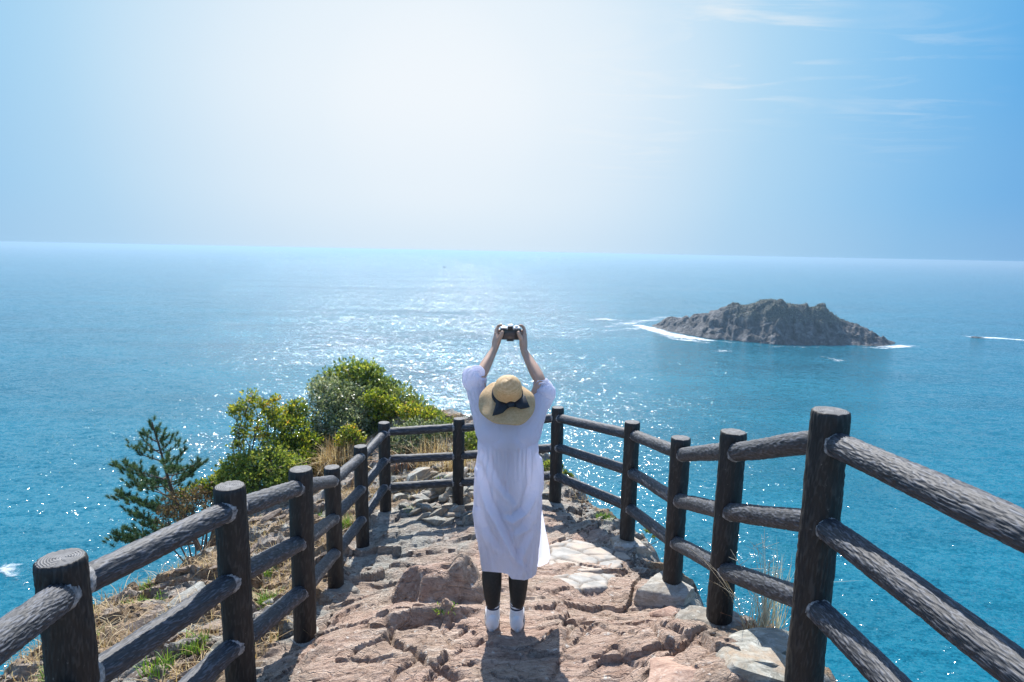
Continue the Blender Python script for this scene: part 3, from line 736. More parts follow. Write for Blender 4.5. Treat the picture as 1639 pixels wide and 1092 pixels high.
# crazy paving let into the path
t = NT('slate_paving'); p = t.pos(); oi = t.n('ShaderNodeObjectInfo').outputs['Random']
c = t.ramp(t.noise(p, 9, 7, .65), [(.3, (.17, .165, .155)), (.55, (.28, .27, .25)), (.75, (.40, .385, .355))])
c = t.mix(t.ramp(t.noise(p, 5, 5), [(.42, 0.), (.6, .8)]), c, (.40, .32, .25))
c = t.mix(t.attr('joint'), c, (.10, .075, .055))
pave_m = t.surf(t.bsdf(c, .7, t.bump(t.noise(p, 40, 5, .7), .5, .006), .35))
def paving(corners, cells, seed):
    cs = np.array([drop(*c) for c in corners]); r = np.random.default_rng(seed)
    (x0, y0), (x1, y1) = cs[:, :2].min(0), cs[:, :2].max(0)
    nx = int((x1-x0)/.012)+2; ny = int((y1-y0)/.016)+2
    gx_, gy_ = np.meshgrid(np.linspace(x0-.05, x1+.05, nx), np.linspace(y0-.05, y1+.05, ny)); x = gx_.ravel(); y = gy_.ravel()
    s = poly_sd(x+.04*fbm(P3(x*5, y*5), 3, seed), y, cs[:, :2])
    A_ = np.c_[np.ones(len(cs)), cs[:, :2]]; k = np.linalg.lstsq(A_, cs[:, 2], rcond=None)[0]
    z = k[0]+k[1]*x+k[2]*y+.016
    F1, F2, ID, ex, ey = vor2(x*cells[0]+.25*pn(P3(x*4, y*4), seed), y*cells[1], seed)
    z = z+.006*_g[ID, 0]+.02*(_g[ID, 1]*ex+_g[ID, 2]*ey)/4-.020*np.exp(-((F2-F1)/.07)**2)+.003*fbm(P3(x*18, y*18), 3, seed)
    z = z-np.maximum(0, s+.02)*2.5
    o = mesh_np('paving', P3(x, y, z), grid_faces(nx, ny), pave_m, vattrs={'joint': np.exp(-((F2-F1)/.07)**2)}); props(o, kind='structure')
paving([(870, 880), (915, 862), (985, 875), (1022, 892), (985, 915), (930, 918), (880, 905)], (4.3, 4.6), 4)
paving([(880, 925), (930, 915), (985, 922), (1000, 938), (960, 950), (900, 945)], (4.6, 5.2), 8)

# stones piled beyond the far rails
r = np.random.default_rng(3); k = 0
for py, x0, x1, s0, n in ((752, 628, 760, .16, 7), (766, 630, 765, .13, 9), (783, 625, 770, .11, 11), (797, 630, 765, .10, 11), (812, 640, 765, .10, 9), (826, 660, 775, .11, 7), (838, 690, 770, .12, 4)):
    for i in range(n):
        px = x0+(x1-x0)*(i+.5)/n+r.uniform(-5, 5); q = drop(px, py+r.uniform(-4, 4))
        if q is None: continue
        s = s0*r.uniform(.7, 1.35)
        put_stone(protos[k % 6], q+[0, 0, s*.18], (s*r.uniform(1., 1.6), s*r.uniform(.6, 1.), s*r.uniform(.7, 1.2)), r.uniform(-.5, .9), (r.uniform(-.35, .35), r.uniform(-.5, .15)),
                  label='grey green angular stone in the rubble heaped below the far rails', cat='stone', group='rubble stones below the far rails'); k += 1
for px, py, s, lab in ((650, 742, .34, 'long pale slanting boulder behind the far middle rail beside the corner post'), (705, 745, .24, 'short blocky boulder behind the far middle rail near the left of the woman')):
    q = drop(px, py+8); put_stone(protos[k % 6], q+[0, 0, .05], (s*1.2, s*.7, s*.7), .5, (0, -.3), name='boulder', label=lab, cat='boulder'); k += 1
# stones on the left slope
for i in range(95):
    px = r.uniform(130, 560); py = r.uniform(770, 1090)
    if py < 1010-(px-150)*.72: continue
    q = drop(px, py)
    if q is None or q[0] > -1.55 or q[1] > 9: continue
    s = r.uniform(.03, .10)*(1 if r.uniform() < .85 else 1.5)
    put_stone((protos[:3]+pbrown*2)[r.integers(0, 11)], q+[0, 0, s*.05], (s*r.uniform(1.1, 1.8), s*r.uniform(.6, 1.), s*r.uniform(.6, 1.1)), r.uniform(.2, 1.1), (r.uniform(-.3, .3), r.uniform(-.6, .1)),
              label='angular stone lying among dry grass on the slope outside the left rails', cat='stone', group='stones on the left slope')
for px, py, s, lab in ((322, 838, .16, 'dark brown boulder on the left slope just above the nearest long top rail'), (262, 940, .13, 'small dark upright boulder in dry grass between the two nearest left posts'), (290, 965, .17, 'long grey green slanting slab on the left slope between the two nearest left posts'), (430, 830, .16, 'dark boulder on the slope between the two nearest whole left posts')):
    q = drop(px, py)
    if q is not None: put_stone(pbrown[r.integers(0, 4)] if 'dark' in lab else protos[2], q+[0, 0, s*.15], (s*1.35, s*.6, s*.75), .75, (0, -.35), name='boulder', label=lab, cat='boulder')
# blocks along the right edge
for px, py, s, lab, me in ((1075, 985, .13, 'pink stone wedged at the foot of the broken concrete block', None), (1225, 1035, .17, 'pale square stone below the dry grass tuft by the right post', 1), (1190, 1060, .15, 'pale cracked stone with a mortar seam left of the big right post', 3), (1235, 1080, .18, 'flat grey stone at the very foot of the big right post', 4),
                           (1100, 1085, .20, 'large pale pink slab at the bottom edge left of the right post', None), (1000, 808, .16, 'white mottled rock under the low right rail', 2), (955, 790, .13, 'mottled rock behind the low rail right of the woman', 0), (880, 788, .12, 'flat stone behind the post right of the woman', 5), (1060, 838, .14, 'pale rock at the cliff edge right of the footing of brown stones', 1)):
    q = drop(px, py)
    if q is None: continue
    if me is None: mm = stone_mesh('pink_block', int(px), pink_stone, 15, .05, 3, .62)
    else: mm = protos[me]
    put_stone(mm, q+[0, 0, .0], (s*1.25, s*.85, s*.55), r.uniform(-.4, .5), (r.uniform(-.1, .1), r.uniform(-.15, .15)), name='stone', label=lab, cat='stone')
# a little rock awash on the right, and the far boat
q = atz(1566, 541, SEA); me = stone_mesh('sea_rock', 555, island_m, 14, .12, 3, .5)
for v in me.vertices: pass
put_stone(me, q, (3.8, 2.2, 1.7), .1, name='sea_rock', label='small dark rock awash in white surf at the right edge', cat='rock')
q = atz(711, 428, SEA)
boat = empty('boat', q, label='tiny dark boat far out on the sea left of the raised camera', cat='boat')
hull_m = plain('boat_paint', (.06, .07, .09), .5); cab_m = plain('boat_cabin', (.5, .52, .55), .5)
hv = np.array([[-3, -.9, 0], [-3, .9, 0], [2, .9, 0], [2, -.9, 0], [4, 0, .2], [-3.2, -1.1, 1.1], [-3.2, 1.1, 1.1], [2, 1.1, 1.2], [2, -1.1, 1.2], [4.8, 0, 1.6]])
mesh_np('hull', hv, [(0, 3, 8, 5), (1, 6, 7, 2), (0, 5, 6, 1), (3, 4, 9, 8), (4, 2, 7, 9), (5, 8, 7, 6), (8, 9, 7), (0, 1, 2, 3), (3, 2, 4)], hull_m, boat, smooth=False)
o = mesh_np('cabin', *box((-.6, 0, 2.0), (1.8, 1.4, 1.7)), cab_m, boat, smooth=False); bevel(o, .1)
mesh_np('mast', *tube([(-1, 0, 2.8), (-1, 0, 4.6)], .07, 8), hull_m, boat)
# ------------------------------------------------------------------ plants
def clump_px(px, py, rpx, Y):
    d = ray(px, py); return np.array(CAM+d*Y/d[1]), rpx*Y/d[1]/FPX
twig_m = plain('grey_brown_bark', (.13, .10, .08), .8, .2, 0, 30, .4)
dark_leaf = leaf_mat('dark_glossy_leaves', [(0., (.04, .065, .02)), (.35, (.12, .17, .04)), (.7, (.25, .29, .075)), (1., (.38, .38, .13))], .45, .35, .5)
silver_leaf = leaf_mat('grey_green_leaves', [(0., (.055, .09, .03)), (.4, (.16, .21, .085)), (.75, (.34, .37, .24)), (1., (.60, .60, .48))], .4, .38, .5)
yellow_leaf = leaf_mat('yellow_green_leaves', [(0., (.04, .08, .015)), (.4, (.15, .22, .025)), (.68, (.36, .38, .04)), (.9, (.60, .53, .07)), (1., (.58, .30, .06))], .5, .45, .35)
fresh_leaf = leaf_mat('fresh_green_leaves', [(0., (.03, .055, .014)), (.5, (.18, .25, .045)), (.85, (.35, .39, .07)), (1., (.50, .45, .10))], .5, .42, .4)
red_leaf = leaf_mat('reddish_twig_leaves', [(0., (.06, .06, .03)), (.4, (.16, .12, .06)), (.7, (.26, .15, .08)), (1., (.36, .33, .10))], .3, .6, .3)
def crown_leaves(clumps, n, size, up=.5, spread=.5, gap=.0, seed=0):
    cs = np.array([c for c, _ in clumps]); rs = np.array([r for _, r in clumps])
    p_ = rs**2/np.sum(rs**2); k = rng.choice(len(cs), int(n*1.6), p=p_)
    d = rng.normal(size=(len(k), 3)); d /= np.linalg.norm(d, axis=1)[:, None]
    rad = rs[k]*(1-spread*rng.uniform(0, 1, len(k))**1.6)
    # twiggy outline: sprays poke out
    spray = fbm(cs[k]*3+d*3.4+k[:, None]*.37, 3, 40+seed)
    rad = rad*(1.06+.75*spray)
    pc = cs[k]+d*rad[:, None]*[1, 1, .9]
    keep = fbm(pc*7.5, 3, 70+seed) > gap-.20
    pc = pc[keep][:n]; d = d[keep][:n]; k = k[keep][:n]
    V, F = leaf_quads(pc, size, d*1.2, up, .52)
    crnd = np.random.default_rng(seed+5).uniform(-.22, .22, len(cs))
    local = .35*fbm(pc*4.5, 2, 90+seed)
    return V, F, np.clip(rng.beta(2.2, 2.2, len(pc))+crnd[k]*.6+local, 0, 1)
def branches(mb, base, clumps, r0_, seed):
    rr = np.random.default_rng(seed)
    for c, rad in clumps:
        m = base*.5+c*.5+rr.normal(size=3)*.12; m[2] = base[2]*.45+c[2]*.55
        pts = [base, base*.75+m*.25+rr.normal(size=3)*.03, m, c]; mb.tube(pts, [r0_, r0_*.8, r0_*.55, r0_*.25], 6)
        for _ in range(5):
            dd_ = rr.normal(size=3); dd_[2] = abs(dd_[2])+.3; dd_ /= np.linalg.norm(dd_); e = c+dd_*rad*rr.uniform(1.0, 1.55); mb.tube([c, (c+e)*.5+rr.normal(size=3)*.03, e], [r0_*.22, r0_*.15, r0_*.06], 4)
        for _ in range(7):
            e = c+rr.normal(size=3)*rad*.62; mb.tube([m*.3+c*.7, (m*.15+c*.35+e*.5)+rr.normal(size=3)*.02, e], [r0_*.3, r0_*.2, r0_*.08], 4)
def bush(name, label, clumps, n, size, mat, base=None, gap=0., up=.5, spread=.55, seed=1, stem=.02, cat='bush', group=None):
    cl = [clump_px(*c) for c in clumps]; cl = [(c, r_*1.16) for c, r_ in cl]; n = int(n*1.3)
    cc = np.mean([c for c, _ in cl], 0)
    if base is None: base = np.array([cc[0], cc[1], lz(cc[0], cc[1])-.05])
    root = empty(name, base, label=label, cat=cat, group=group)
    V, F, rn = crown_leaves(cl, n, size, up, spread, gap, seed)
    mesh_np('foliage', V-base, F, mat, root, smooth=False, attrs={'rnd': rn})
    mb = MB(); branches(mb, base, cl, stem, seed); o = mb.build('stems', twig_m, root); o.data.transform(Matrix.Translation(Vector(-base)))
    return root
bush('bush', 'tall bush with bright green plume at the very top of the clump of bushes', [(562, 600, 24, 12.4), (530, 612, 20, 12.4), (588, 603, 22, 12.3), (548, 630, 30, 12.4), (600, 625, 26, 12.3)], 4200, .085, fresh_leaf, seed=2)
bush('bush', 'large dark green bush on the right shoulder of the clump above the back fence corner', [(612, 632, 26, 12.), (640, 645, 27, 11.8), (662, 660, 24, 11.6), (590, 655, 34, 11.8), (632, 675, 34, 11.4), (688, 678, 20, 11.3), (600, 700, 34, 11.2)], 7500, .075, dark_leaf, seed=3)
bush('bush', 'silvery grey green leaved bush in the middle of the clump of bushes', [(520, 628, 24, 11.6), (552, 645, 34, 11.5), (525, 668, 30, 11.2), (560, 690, 34, 11.0), (515, 700, 22, 10.9), (585, 665, 24, 11.2)], 7500, .065, silver_leaf, seed=4)
bush('shrub', 'rounded yellow green shrub low in front of the silvery bush', [(560, 692, 13, 10.3), (574, 702, 10, 10.2), (549, 704, 11, 10.2)], 750, .055, yellow_leaf, seed=5, cat='shrub')
bush('shrub', 'yellow tinged shrub high on the dark green bush beside its top right slope', [(598, 640, 17, 11.2), (620, 650, 16, 11.2), (608, 662, 14, 11.1)], 1200, .07, yellow_leaf, seed=6, cat='shrub')
bush('shrub', 'yellow green leafy shrub left of the silvery bush and above the low green one', [(470, 690, 24, 10.6), (452, 668, 18, 10.8), (490, 712, 22, 10.4), (455, 718, 24, 10.3), (476, 655, 15, 10.9), (485, 738, 20, 10.)], 5000, .062, yellow_leaf, seed=7, gap=.02, cat='shrub')
q = drop(398, 778); q = q if q is not None else aty(398, 778, 10.)
bush('small_tree', 'small open tree with grey trunk and yellow orange leaves left of the bushes', [(402, 638, 14, 10.4), (382, 652, 12, 10.4), (420, 652, 15, 10.4), (396, 668, 15, 10.4), (436, 668, 15, 10.4), (372, 660, 8, 10.4), (412, 688, 15, 10.4), (384, 690, 12, 10.4), (440, 640, 9, 10.5), (428, 700, 15, 10.4), (380, 710, 10, 10.4)], 1900, .062, yellow_leaf, base=np.array([*aty(392, 778, 10.4)[:2], aty(392, 790, 10.4)[2]]), gap=.12, spread=.95, seed=8, stem=.016, cat='tree')
bush('shrub', 'low fresh green shrub below the small yellow leaved tree', [(375, 752, 22, 9.9), (405, 745, 26, 9.9), (438, 742, 28, 9.8), (415, 770, 24, 9.6), (362, 762, 14, 9.9), (450, 765, 22, 9.5), (470, 752, 20, 9.6), (390, 775, 20, 9.6)], 6000, .062, fresh_leaf, seed=9, cat='shrub')
bush('shrub', 'sparse reddish twiggy shrub with yellow tips at the foot of the pine', [(285, 805, 20, 10.), (312, 800, 20, 9.9), (270, 825, 18, 9.9), (330, 790, 15, 9.9), (300, 828, 16, 9.7), (338, 810, 12, 9.6)], 2200, .045, red_leaf, seed=10, gap=.12, spread=.95, cat='shrub')
bush('shrub', 'yellow green shrub between the pine and the nearest long top rail', [(318, 782, 12, 10.2), (334, 775, 12, 10.1), (300, 790, 10, 10.2), (345, 790, 10, 10.)], 900, .05, yellow_leaf, seed=11, gap=.1, cat='shrub')
bush('bush', 'scrubby grey green bush with bare twigs behind the top rail of the back section', [(640, 700, 22, 9.9), (668, 690, 22, 10.), (695, 690, 18, 10.), (650, 718, 20, 9.7), (628, 712, 16, 9.8), (714, 690, 12, 10.1), (680, 712, 15, 9.8)], 3600, .05, silver_leaf, seed=12, gap=.08, spread=.9)
bush('bush', 'yellow green bush partly hidden behind the left arm side of the woman', [(755, 706, 18, 9.6), (742, 722, 15, 9.4), (770, 726, 18, 9.4), (758, 745, 15, 9.2), (775, 700, 16, 9.8), (795, 715, 20, 9.6)], 2600, .055, fresh_leaf, seed=13)
bush('shrub', 'pale yellow green shrub atop the back section between corner and middle post', [(672, 668, 18, 10.8), (690, 672, 15, 10.7), (655, 660, 16, 10.9)], 1500, .06, yellow_leaf, seed=23, cat='shrub')
bush('shrub', 'small green shrub at the cliff edge just right of the woman', [(868, 748, 8, 8.3), (877, 744, 6, 8.3), (860, 742, 9, 8.4), (850, 750, 10, 8.4)], 420, .05, fresh_leaf, seed=14, cat='shrub', stem=.008)
bush('shrub', 'tiny green shrub over the cliff edge right of the low rail behind the woman', [(912, 762, 5, 8.), (905, 756, 4, 8.), (898, 748, 4, 8.1)], 160, .045, fresh_leaf, seed=15, cat='shrub', stem=.006)
bush('shrub', 'little green plant at the cliff edge beside the footing of brown stones', [(1040, 848, 6, 5.9), (1047, 856, 5, 5.8)], 160, .03, fresh_leaf, seed=16, cat='shrub', stem=.005)

bush('bush', 'dull green twiggy bush filling the gap behind the tall dry grass', [(505, 715, 20, 10.8), (500, 738, 20, 10.4), (520, 735, 16, 10.4), (476, 762, 18, 9.7), (462, 745, 18, 10.0)], 3200, .055, silver_leaf, seed=17, gap=.04, spread=.8)
bush('shrub', 'yellow green shrub at the left end of the low green shrub near the pine', [(352, 768, 12, 10.2), (366, 778, 12, 10.), (346, 782, 9, 10.1)], 800, .055, yellow_leaf, seed=18, gap=.05, cat='shrub')
bush('bush', 'mixed green bush on the slope down to the right behind the back rail', [(700, 672, 14, 10.9), (715, 680, 12, 10.7), (685, 664, 14, 11.1), (728, 690, 10, 10.5), (705, 690, 13, 10.5)], 1800, .055, fresh_leaf, seed=19, gap=.05, spread=.8)
# pine
base = np.array([*aty(318, 858, 10.6)[:2], 0.]); base[2] = aty(318, 880, 10.6)[2]
top = aty(243, 676, 10.6)
pine = empty('pine_tree', base, label='young dark green pine with upswept whorled branches leaning over the sea', cat='tree')
pr = np.random.default_rng(21)
bark_m = plain('pine_bark', (.10, .075, .06), .85, .2, 0, 25, .5, .01)
ctrlp = [base, aty(300, 838, 10.6), aty(281, 800, 10.6), aty(270, 770, 10.6), aty(258, 725, 10.6), top]
tp = np.array([np.array(c) for c in ctrlp]); s = np.linspace(0, len(tp)-1, 40); tp = np.stack([np.interp(s, np.arange(len(tp)), tp[:, i]) for i in range(3)], 1)
mb = MB(); mb.tube(tp-base, np.linspace(.05, .012, 40), 9); mb.build('trunk', bark_m, pine)
mbr = MB(); tufts = []
# branch tips read from the photograph, px, plus the ones towards and away from the camera
tips = [(198, 740, 0), (183, 742, 0), (212, 716, 0), (226, 698, .1), (205, 762, .1), (190, 786, 0), (187, 793, -.1), (215, 798, -.1), (183, 852, 0), (178, 860, 0), (200, 846, .1), (225, 838, -.1), (235, 852, 0), (262, 846, .1),
        (287, 706, 0), (296, 720, 0), (276, 700, .1), (325, 742, 0), (312, 752, 0), (300, 758, .15), (320, 738, -.1), (292, 762, -.1), (302, 775, 0), (230, 690, 0), (250, 688, 0), (240, 676, 0), (262, 695, 0), (228, 715, -.2), (285, 735, .25),
        (212, 775, -.3), (250, 800, .3), (270, 730, -.3), (245, 750, .3), (240, 812, -.3), (206, 818, .1), (222, 822, 0), (290, 790, .25), (300, 812, -.2), (235, 770, -.5), (265, 772, .5), (215, 745, .4), (280, 748, -.5)]
for px, py, dy in tips:
    tip = aty(px, py, 10.6+dy*2)
    # leaves the trunk lower down than its tip, then sweeps up
    zt = tip[2]-.16-.16*np.hypot(tip[0]-np.interp(tip[2], tp[:, 2], tp[:, 0]), tip[1]-10.6)
    zt = max(zt, tp[2, 2]); j = np.argmin(np.abs(tp[:, 2]-zt)); a = tp[j]
    Lb = np.linalg.norm(tip-a); m = a*.45+tip*.55; m[2] -= .05*Lb+.03
    pts = [a, a*.75+m*.25-[0, 0, .02*Lb], m, m*.4+tip*.6-[0, 0, .02], tip]
    mbr.tube(np.array(pts)-base, [.016*min(1, Lb+.4), .013, .009, .006, .003], 5)
    pts = np.array(pts)
    for f in np.linspace(.45, 1., max(3, int(Lb*8))):
        sidx = f*(len(pts)-1); k = min(int(sidx), len(pts)-2); p0 = pts[k]*(1-(sidx-k))+pts[k+1]*(sidx-k)
        d = (tip-a)/Lb
        tufts.append((p0, d*.5+np.array([0, 0, .75])))
        for _ in range(2 if f > .6 else 1):
            off = pr.normal(size=3)*[.10, .10, .03]*(1.25-.55*f)
            mbr.tube(np.array([p0, p0+off])-base, [.004, .002], 4)
            tufts.append((p0+off, off/np.linalg.norm(off)*.5+d*.3+np.array([0, 0, .8])))
mbr.build('branches', bark_m, pine)
tc = np.array([t_[0] for t_ in tufts]); td = np.array([t_[1] for t_ in tufts]); td /= np.linalg.norm(td, axis=1)[:, None]
NN = 74; c = np.repeat(tc, NN, 0); d = np.repeat(td, NN, 0)+pr.normal(size=(len(tc)*NN, 3))*.62; d /= np.linalg.norm(d, axis=1)[:, None]
ln = pr.uniform(.05, .095, (len(c), 1)); st_ = c+np.repeat(td, NN, 0)*pr.uniform(-.05, .03, (len(c), 1))
w = np.cross(d, pr.normal(size=d.shape)); w /= np.linalg.norm(w, axis=1)[:, None]
V = np.stack([st_-w*.0034, st_+w*.0034, st_+d*ln], 1).reshape(-1, 3)
needle_m = leaf_mat('pine_needles', [(0., (.02, .05, .022)), (.4, (.05, .115, .045)), (.75, (.12, .21, .07)), (1., (.25, .32, .11))], .15, .5, .35)
rn = np.clip(np.repeat(pr.uniform(.1, .8, len(tc)), NN)*.6+pr.uniform(0, .5, len(c)), 0, 1)
mesh_np('needles', V-base, np.arange(len(V)).reshape(-1, 3), needle_m, pine, smooth=False, attrs={'rnd': rn})

# grasses
def blades(cent, n, h, spread, wid, seed, lean=.5, curl=.35):
    r = np.random.default_rng(seed)
    b = np.asarray(cent)+np.stack([np.clip(r.normal(size=n), -1.4, 1.4)*spread, np.clip(r.normal(size=n), -1.4, 1.4)*spread, np.zeros(n)], 1)
    a = r.uniform(0, 2*math.pi, n); L_ = h*r.uniform(.45, 1.15, n); le = np.abs(r.normal(size=n))*lean
    dr = np.stack([np.cos(a), np.sin(a), np.zeros(n)], 1); up = np.array([0, 0, 1.])
    sd = np.stack([-np.sin(a), np.cos(a), np.zeros(n)], 1)
    rows = []
    for f in (0, .4, .75, 1.):
        p_ = b+up*(L_*f*(1-curl*le*f*f))[:, None]+dr*(L_*le*(.5*f+.5*f*f))[:, None]
        w = wid*(1-f)**.6*.5 if f < 1 else wid*.04
        rows.append((p_-sd*w, p_+sd*w))
    V = np.stack([q for rw in rows for q in rw], 1)            # n,8,3
    i = np.arange(n)[:, None]*8
    F = np.concatenate([i+[0, 1, 3, 2], i+[2, 3, 5, 4], i+[4, 5, 7, 6]])
    return V.reshape(-1, 3), F, np.tile(r.uniform(0, 1, n), 3)
straw = leaf_mat('dry_straw', [(0., (.22, .13, .06)), (.5, (.48, .34, .17)), (1., (.75, .62, .40))], .3, .6, .2)
pale_straw = leaf_mat('bleached_straw', [(0., (.40, .30, .18)), (.5, (.68, .60, .45)), (1., (.85, .80, .68))], .3, .6, .2)
rust_straw = leaf_mat('rusty_dry_grass', [(0., (.20, .07, .03)), (.5, (.42, .20, .10)), (1., (.68, .46, .26))], .3, .6, .2)
green_blade = leaf_mat('green_grass_blades', [(0., (.05, .12, .015)), (.6, (.15, .30, .03)), (1., (.36, .42, .08))], .4, .5, .3)
def tuft(px, py, n, h, spread, wid, mat, label, seed, Y=None, name='grass_tuft', cat='grass tuft', group=None, lean=.5):
    q = drop(px, py) if Y is None else aty(px, py, Y)
    if q is None: return
    V, F, rn = blades(q-[0, 0, .03], n, h, spread, wid, seed, lean)
    o = mesh_np(name, V, F, mat, smooth=False, attrs={'rnd': rn}, loc=q); return props(o, label=label, cat=cat, group=group)
tuft(545, 750, 520, .62, .20, .016, straw, 'tall straw coloured grass tuft between the bushes and the left rails', 31, name='dry_grass_tuft', lean=.8)
tuft(515, 760, 300, .5, .17, .014, straw, 'shorter straw coloured tuft at the left foot of the tall dry grass', 32, name='dry_grass_tuft', lean=.8)
tuft(700, 745, 420, .55, .22, .013, straw, 'dry straw grass behind the middle rail left of the post at the back', 33, name='dry_grass_tuft', lean=.9)
tuft(735, 755, 300, .45, .16, .013, straw, 'dry grass behind the middle back post at the left of the woman', 34, name='dry_grass_tuft', lean=.9)
tuft(640, 748, 200, .4, .15, .012, rust_straw, 'thin rusty dry grass above the slanting boulder behind the back rails', 35, name='dry_grass_tuft', lean=.9)
tuft(1068, 893, 130, .17, .04, .006, rust_straw, 'small rusty dry grass tuft left of the third right post from the back', 36, name='dry_grass_tuft', lean=.8)
tuft(938, 782, 200, .22, .09, .007, rust_straw, 'rusty dry grass under the low rail right of the woman', 37, name='dry_grass_tuft', lean=.9)
q = drop(1222, 1018); q = q if q is not None else aty(1222, 1018, 3.1)
V, F, rn = blades(q-[0, 0, .02], 70, .52, .055, .005, 38, .42, .3); V2, F2, rn2 = blades(q-[0, 0, .02], 260, .10, .055, .005, 39, .9)
gt = empty('dry_grass_tuft', q, label='pale bleached grass tuft with long thin stalks beside the big right post', cat='grass tuft')
mesh_np('stalks', V-q, F, pale_straw, gt, smooth=False, attrs={'rnd': rn}); mesh_np('thatch', V2-q, F2, rust_straw, gt, smooth=False, attrs={'rnd': rn2})
hd = MB(); r = np.random.default_rng(40)
for _ in range(22):
    a = r.uniform(0, 6.28); l = r.uniform(.3, .6); le = r.uniform(.05, .55)
    e = np.array([math.cos(a)*le*l, math.sin(a)*le*l, l]); m = e*[.3, .3, .55]
    hd.tube([e*0, m, e], [.0022, .0018, .001], 4)
    for __ in range(3):
        f = r.uniform(.5, .95); s0 = m*(1-f)+e*f; hd.tube([s0, s0+r.normal(size=3)*[.05, .05, .02]+[0, 0, .05]], [.0014, .0006], 4)
t_ = plain('dry_stalk', (.62, .54, .40), .7, .2); hd.build('branched_stems', t_, gt)
for i, (px, py, n, h, lab) in enumerate([(428, 968, 240, .15, 'bright green grass tuft just left of the rail between the second and third left posts'), (428, 915, 120, .11, 'small green grass tuft beside the upper rail between the second and third left posts'), (557, 840, 160, .16, 'green grass tuft seen between the two posts before the back left corner'), (655, 818, 60, .09, 'tiny green plant in front of the rubble by the corner footing'),
                                          (250, 1065, 90, .10, 'green grass clump low between the two nearest left posts'), (95, 1078, 200, .12, 'green grass clump at the bottom left edge below the low rail'), (235, 940, 130, .12, 'yellowish green weeds above dry grass between the two nearest left posts'), (715, 968, 60, .03, 'small green plant in the hollow of the rock knob left of the woman'), (965, 828, 150, .08, 'little green plant on pale rock between the low rail and the path'), (310, 1030, 130, .1, 'green weeds under the middle rail between the two nearest left posts')]):
    tuft(px, py, n, h, .045 if i < 4 or i in (7, 8) else .06, .008, green_blade, lab, 60+i, lean=.7)
# dry grass growing thinly over the left slope and beyond the far rails
r = np.random.default_rng(44); N = 42000
x = r.uniform(-4.6, 1.3, N); y = r.uniform(1.8, 12.5, N); Zs, Gs, Ss = land(x, y); fs = poly_sd(x, y, FPOLY); ds_ = poly_sd(x, y, POLY)
msk = (fs > .15) & (ds_ < .5) & (fbm(P3(x*1.3, y*1.3), 3, 77)+.25*Ss > .16) & ~((x > .9) & (y < 6))
x, y, Zs = x[msk], y[msk], Zs[msk]; V, F, rn = blades(P3(x, y, 0)*[1, 1, 0]+np.stack([x*0, y*0, Zs-.01], 1), len(x), .13, .03, .006, 45, 1.1)
props(mesh_np('dry_grass', V, F, straw, smooth=False, attrs={'rnd': rn}), kind='stuff')
x = r.uniform(-4.6, -.2, N//2); y = r.uniform(1.8, 10, N//2); Zs, Gs, Ss = land(x, y); fs = poly_sd(x, y, FPOLY)
msk = (fs > .2) & (fbm(P3(x*1.7, y*1.7), 3, 177) > .30)
x, y, Zs = x[msk], y[msk], Zs[msk]; V, F, rn = blades(np.stack([x, y, Zs-.01], 1), len(x), .09, .03, .009, 46, .9)
props(mesh_np('low_weeds', V, F, green_blade, smooth=False, attrs={'rnd': rn}), kind='stuff')
# gravel and litter
N = 5200; x = r.uniform(-4.4, 1.5, N); y = r.uniform(1.9, 10., N); Zs, Gs, Ss = land(x, y); fs = poly_sd(x, y, FPOLY)
msk = (fs > -.25) & (fbm(P3(x*2, y*2), 3, 99)+.3*Ss > -.05); x, y, Zs = x[msk], y[msk], Zs[msk]; n = len(x)
oc = np.array([v.co[:] for v in protos[0].vertices]); oc = stone_mesh('chip', 9, brown_stone, 10, .05, 0, .6); ov = np.array([v.co[:] for v in oc.vertices]); of = np.array([list(f.vertices) for f in oc.polygons])
sz = r.uniform(.006, .030, n)[:, None, None]*r.uniform(.6, 1.3, (n, 1, 3)); an = r.uniform(0, 6.28, n)
R3 = np.zeros((n, 3, 3)); R3[:, 0, 0] = np.cos(an); R3[:, 0, 1] = -np.sin(an); R3[:, 1, 0] = np.sin(an); R3[:, 1, 1] = np.cos(an); R3[:, 2, 2] = 1
V = np.einsum('nij,nvj->nvi', R3, ov[None]*sz)+np.stack([x, y, Zs], 1)[:, None]
F = (of[None]+(np.arange(n)*len(ov))[:, None, None]).reshape(-1, 3)
props(mesh_np('gravel', V.reshape(-1, 3), F, brown_stone, smooth=False), kind='stuff')
# ------------------------------------------------------------------ the woman
YP = 3.33
def J(px, py, dy=0.): return np.array(aty(px, py, YP+dy))
SC = float(np.linalg.norm(aty(813, 800, YP)-aty(812, 800, YP)))       # metres per photo pixel at her
skin_t = NT('skin'); v = skin_t.coord(); c = skin_t.ramp(skin_t.noise(v, 14, 3), [(.3, (.41, .24, .16)), (.7, (.52, .32, .22))])
skin_m = skin_t.surf(skin_t.bsdf(c, .5, None, .4, **{'Subsurface Weight': .12, 'Subsurface Radius': (.02, .008, .004)}))
origin = np.array([-.005, YP, FEET_Z])
woman = empty('person', origin, label='woman in white shirt dress and straw hat with both arms raised, seen from behind', cat='person')
toL = Matrix.Translation(Vector(-origin))
V = []; E_ = []; R_ = []
def node(p, r, par=None):
    V.append(np.array(p)); R_.append(r); k = len(V)-1
    if par is not None: E_.append((par, k))
    return k
pel = node(J(812, 805), (.125, .09)); wai = node(J(812, 760), (.105, .075), pel); che = node(J(812, 712), (.12, .085), wai); nb = node(J(812, 676, .01), .06, che)
nk = node(J(813, 662, .01), .048, nb); h1 = node(J(814, 650, .02), .072, nk); h2 = node(J(815, 634, .02), .088, h1); h3 = node(J(815, 619, .01), .066, h2)
nose = node(J(815, 643, .135), .012, h2)                               # the face looks up and away, towards the camera she holds
CAMC = J(817, 533, .33)
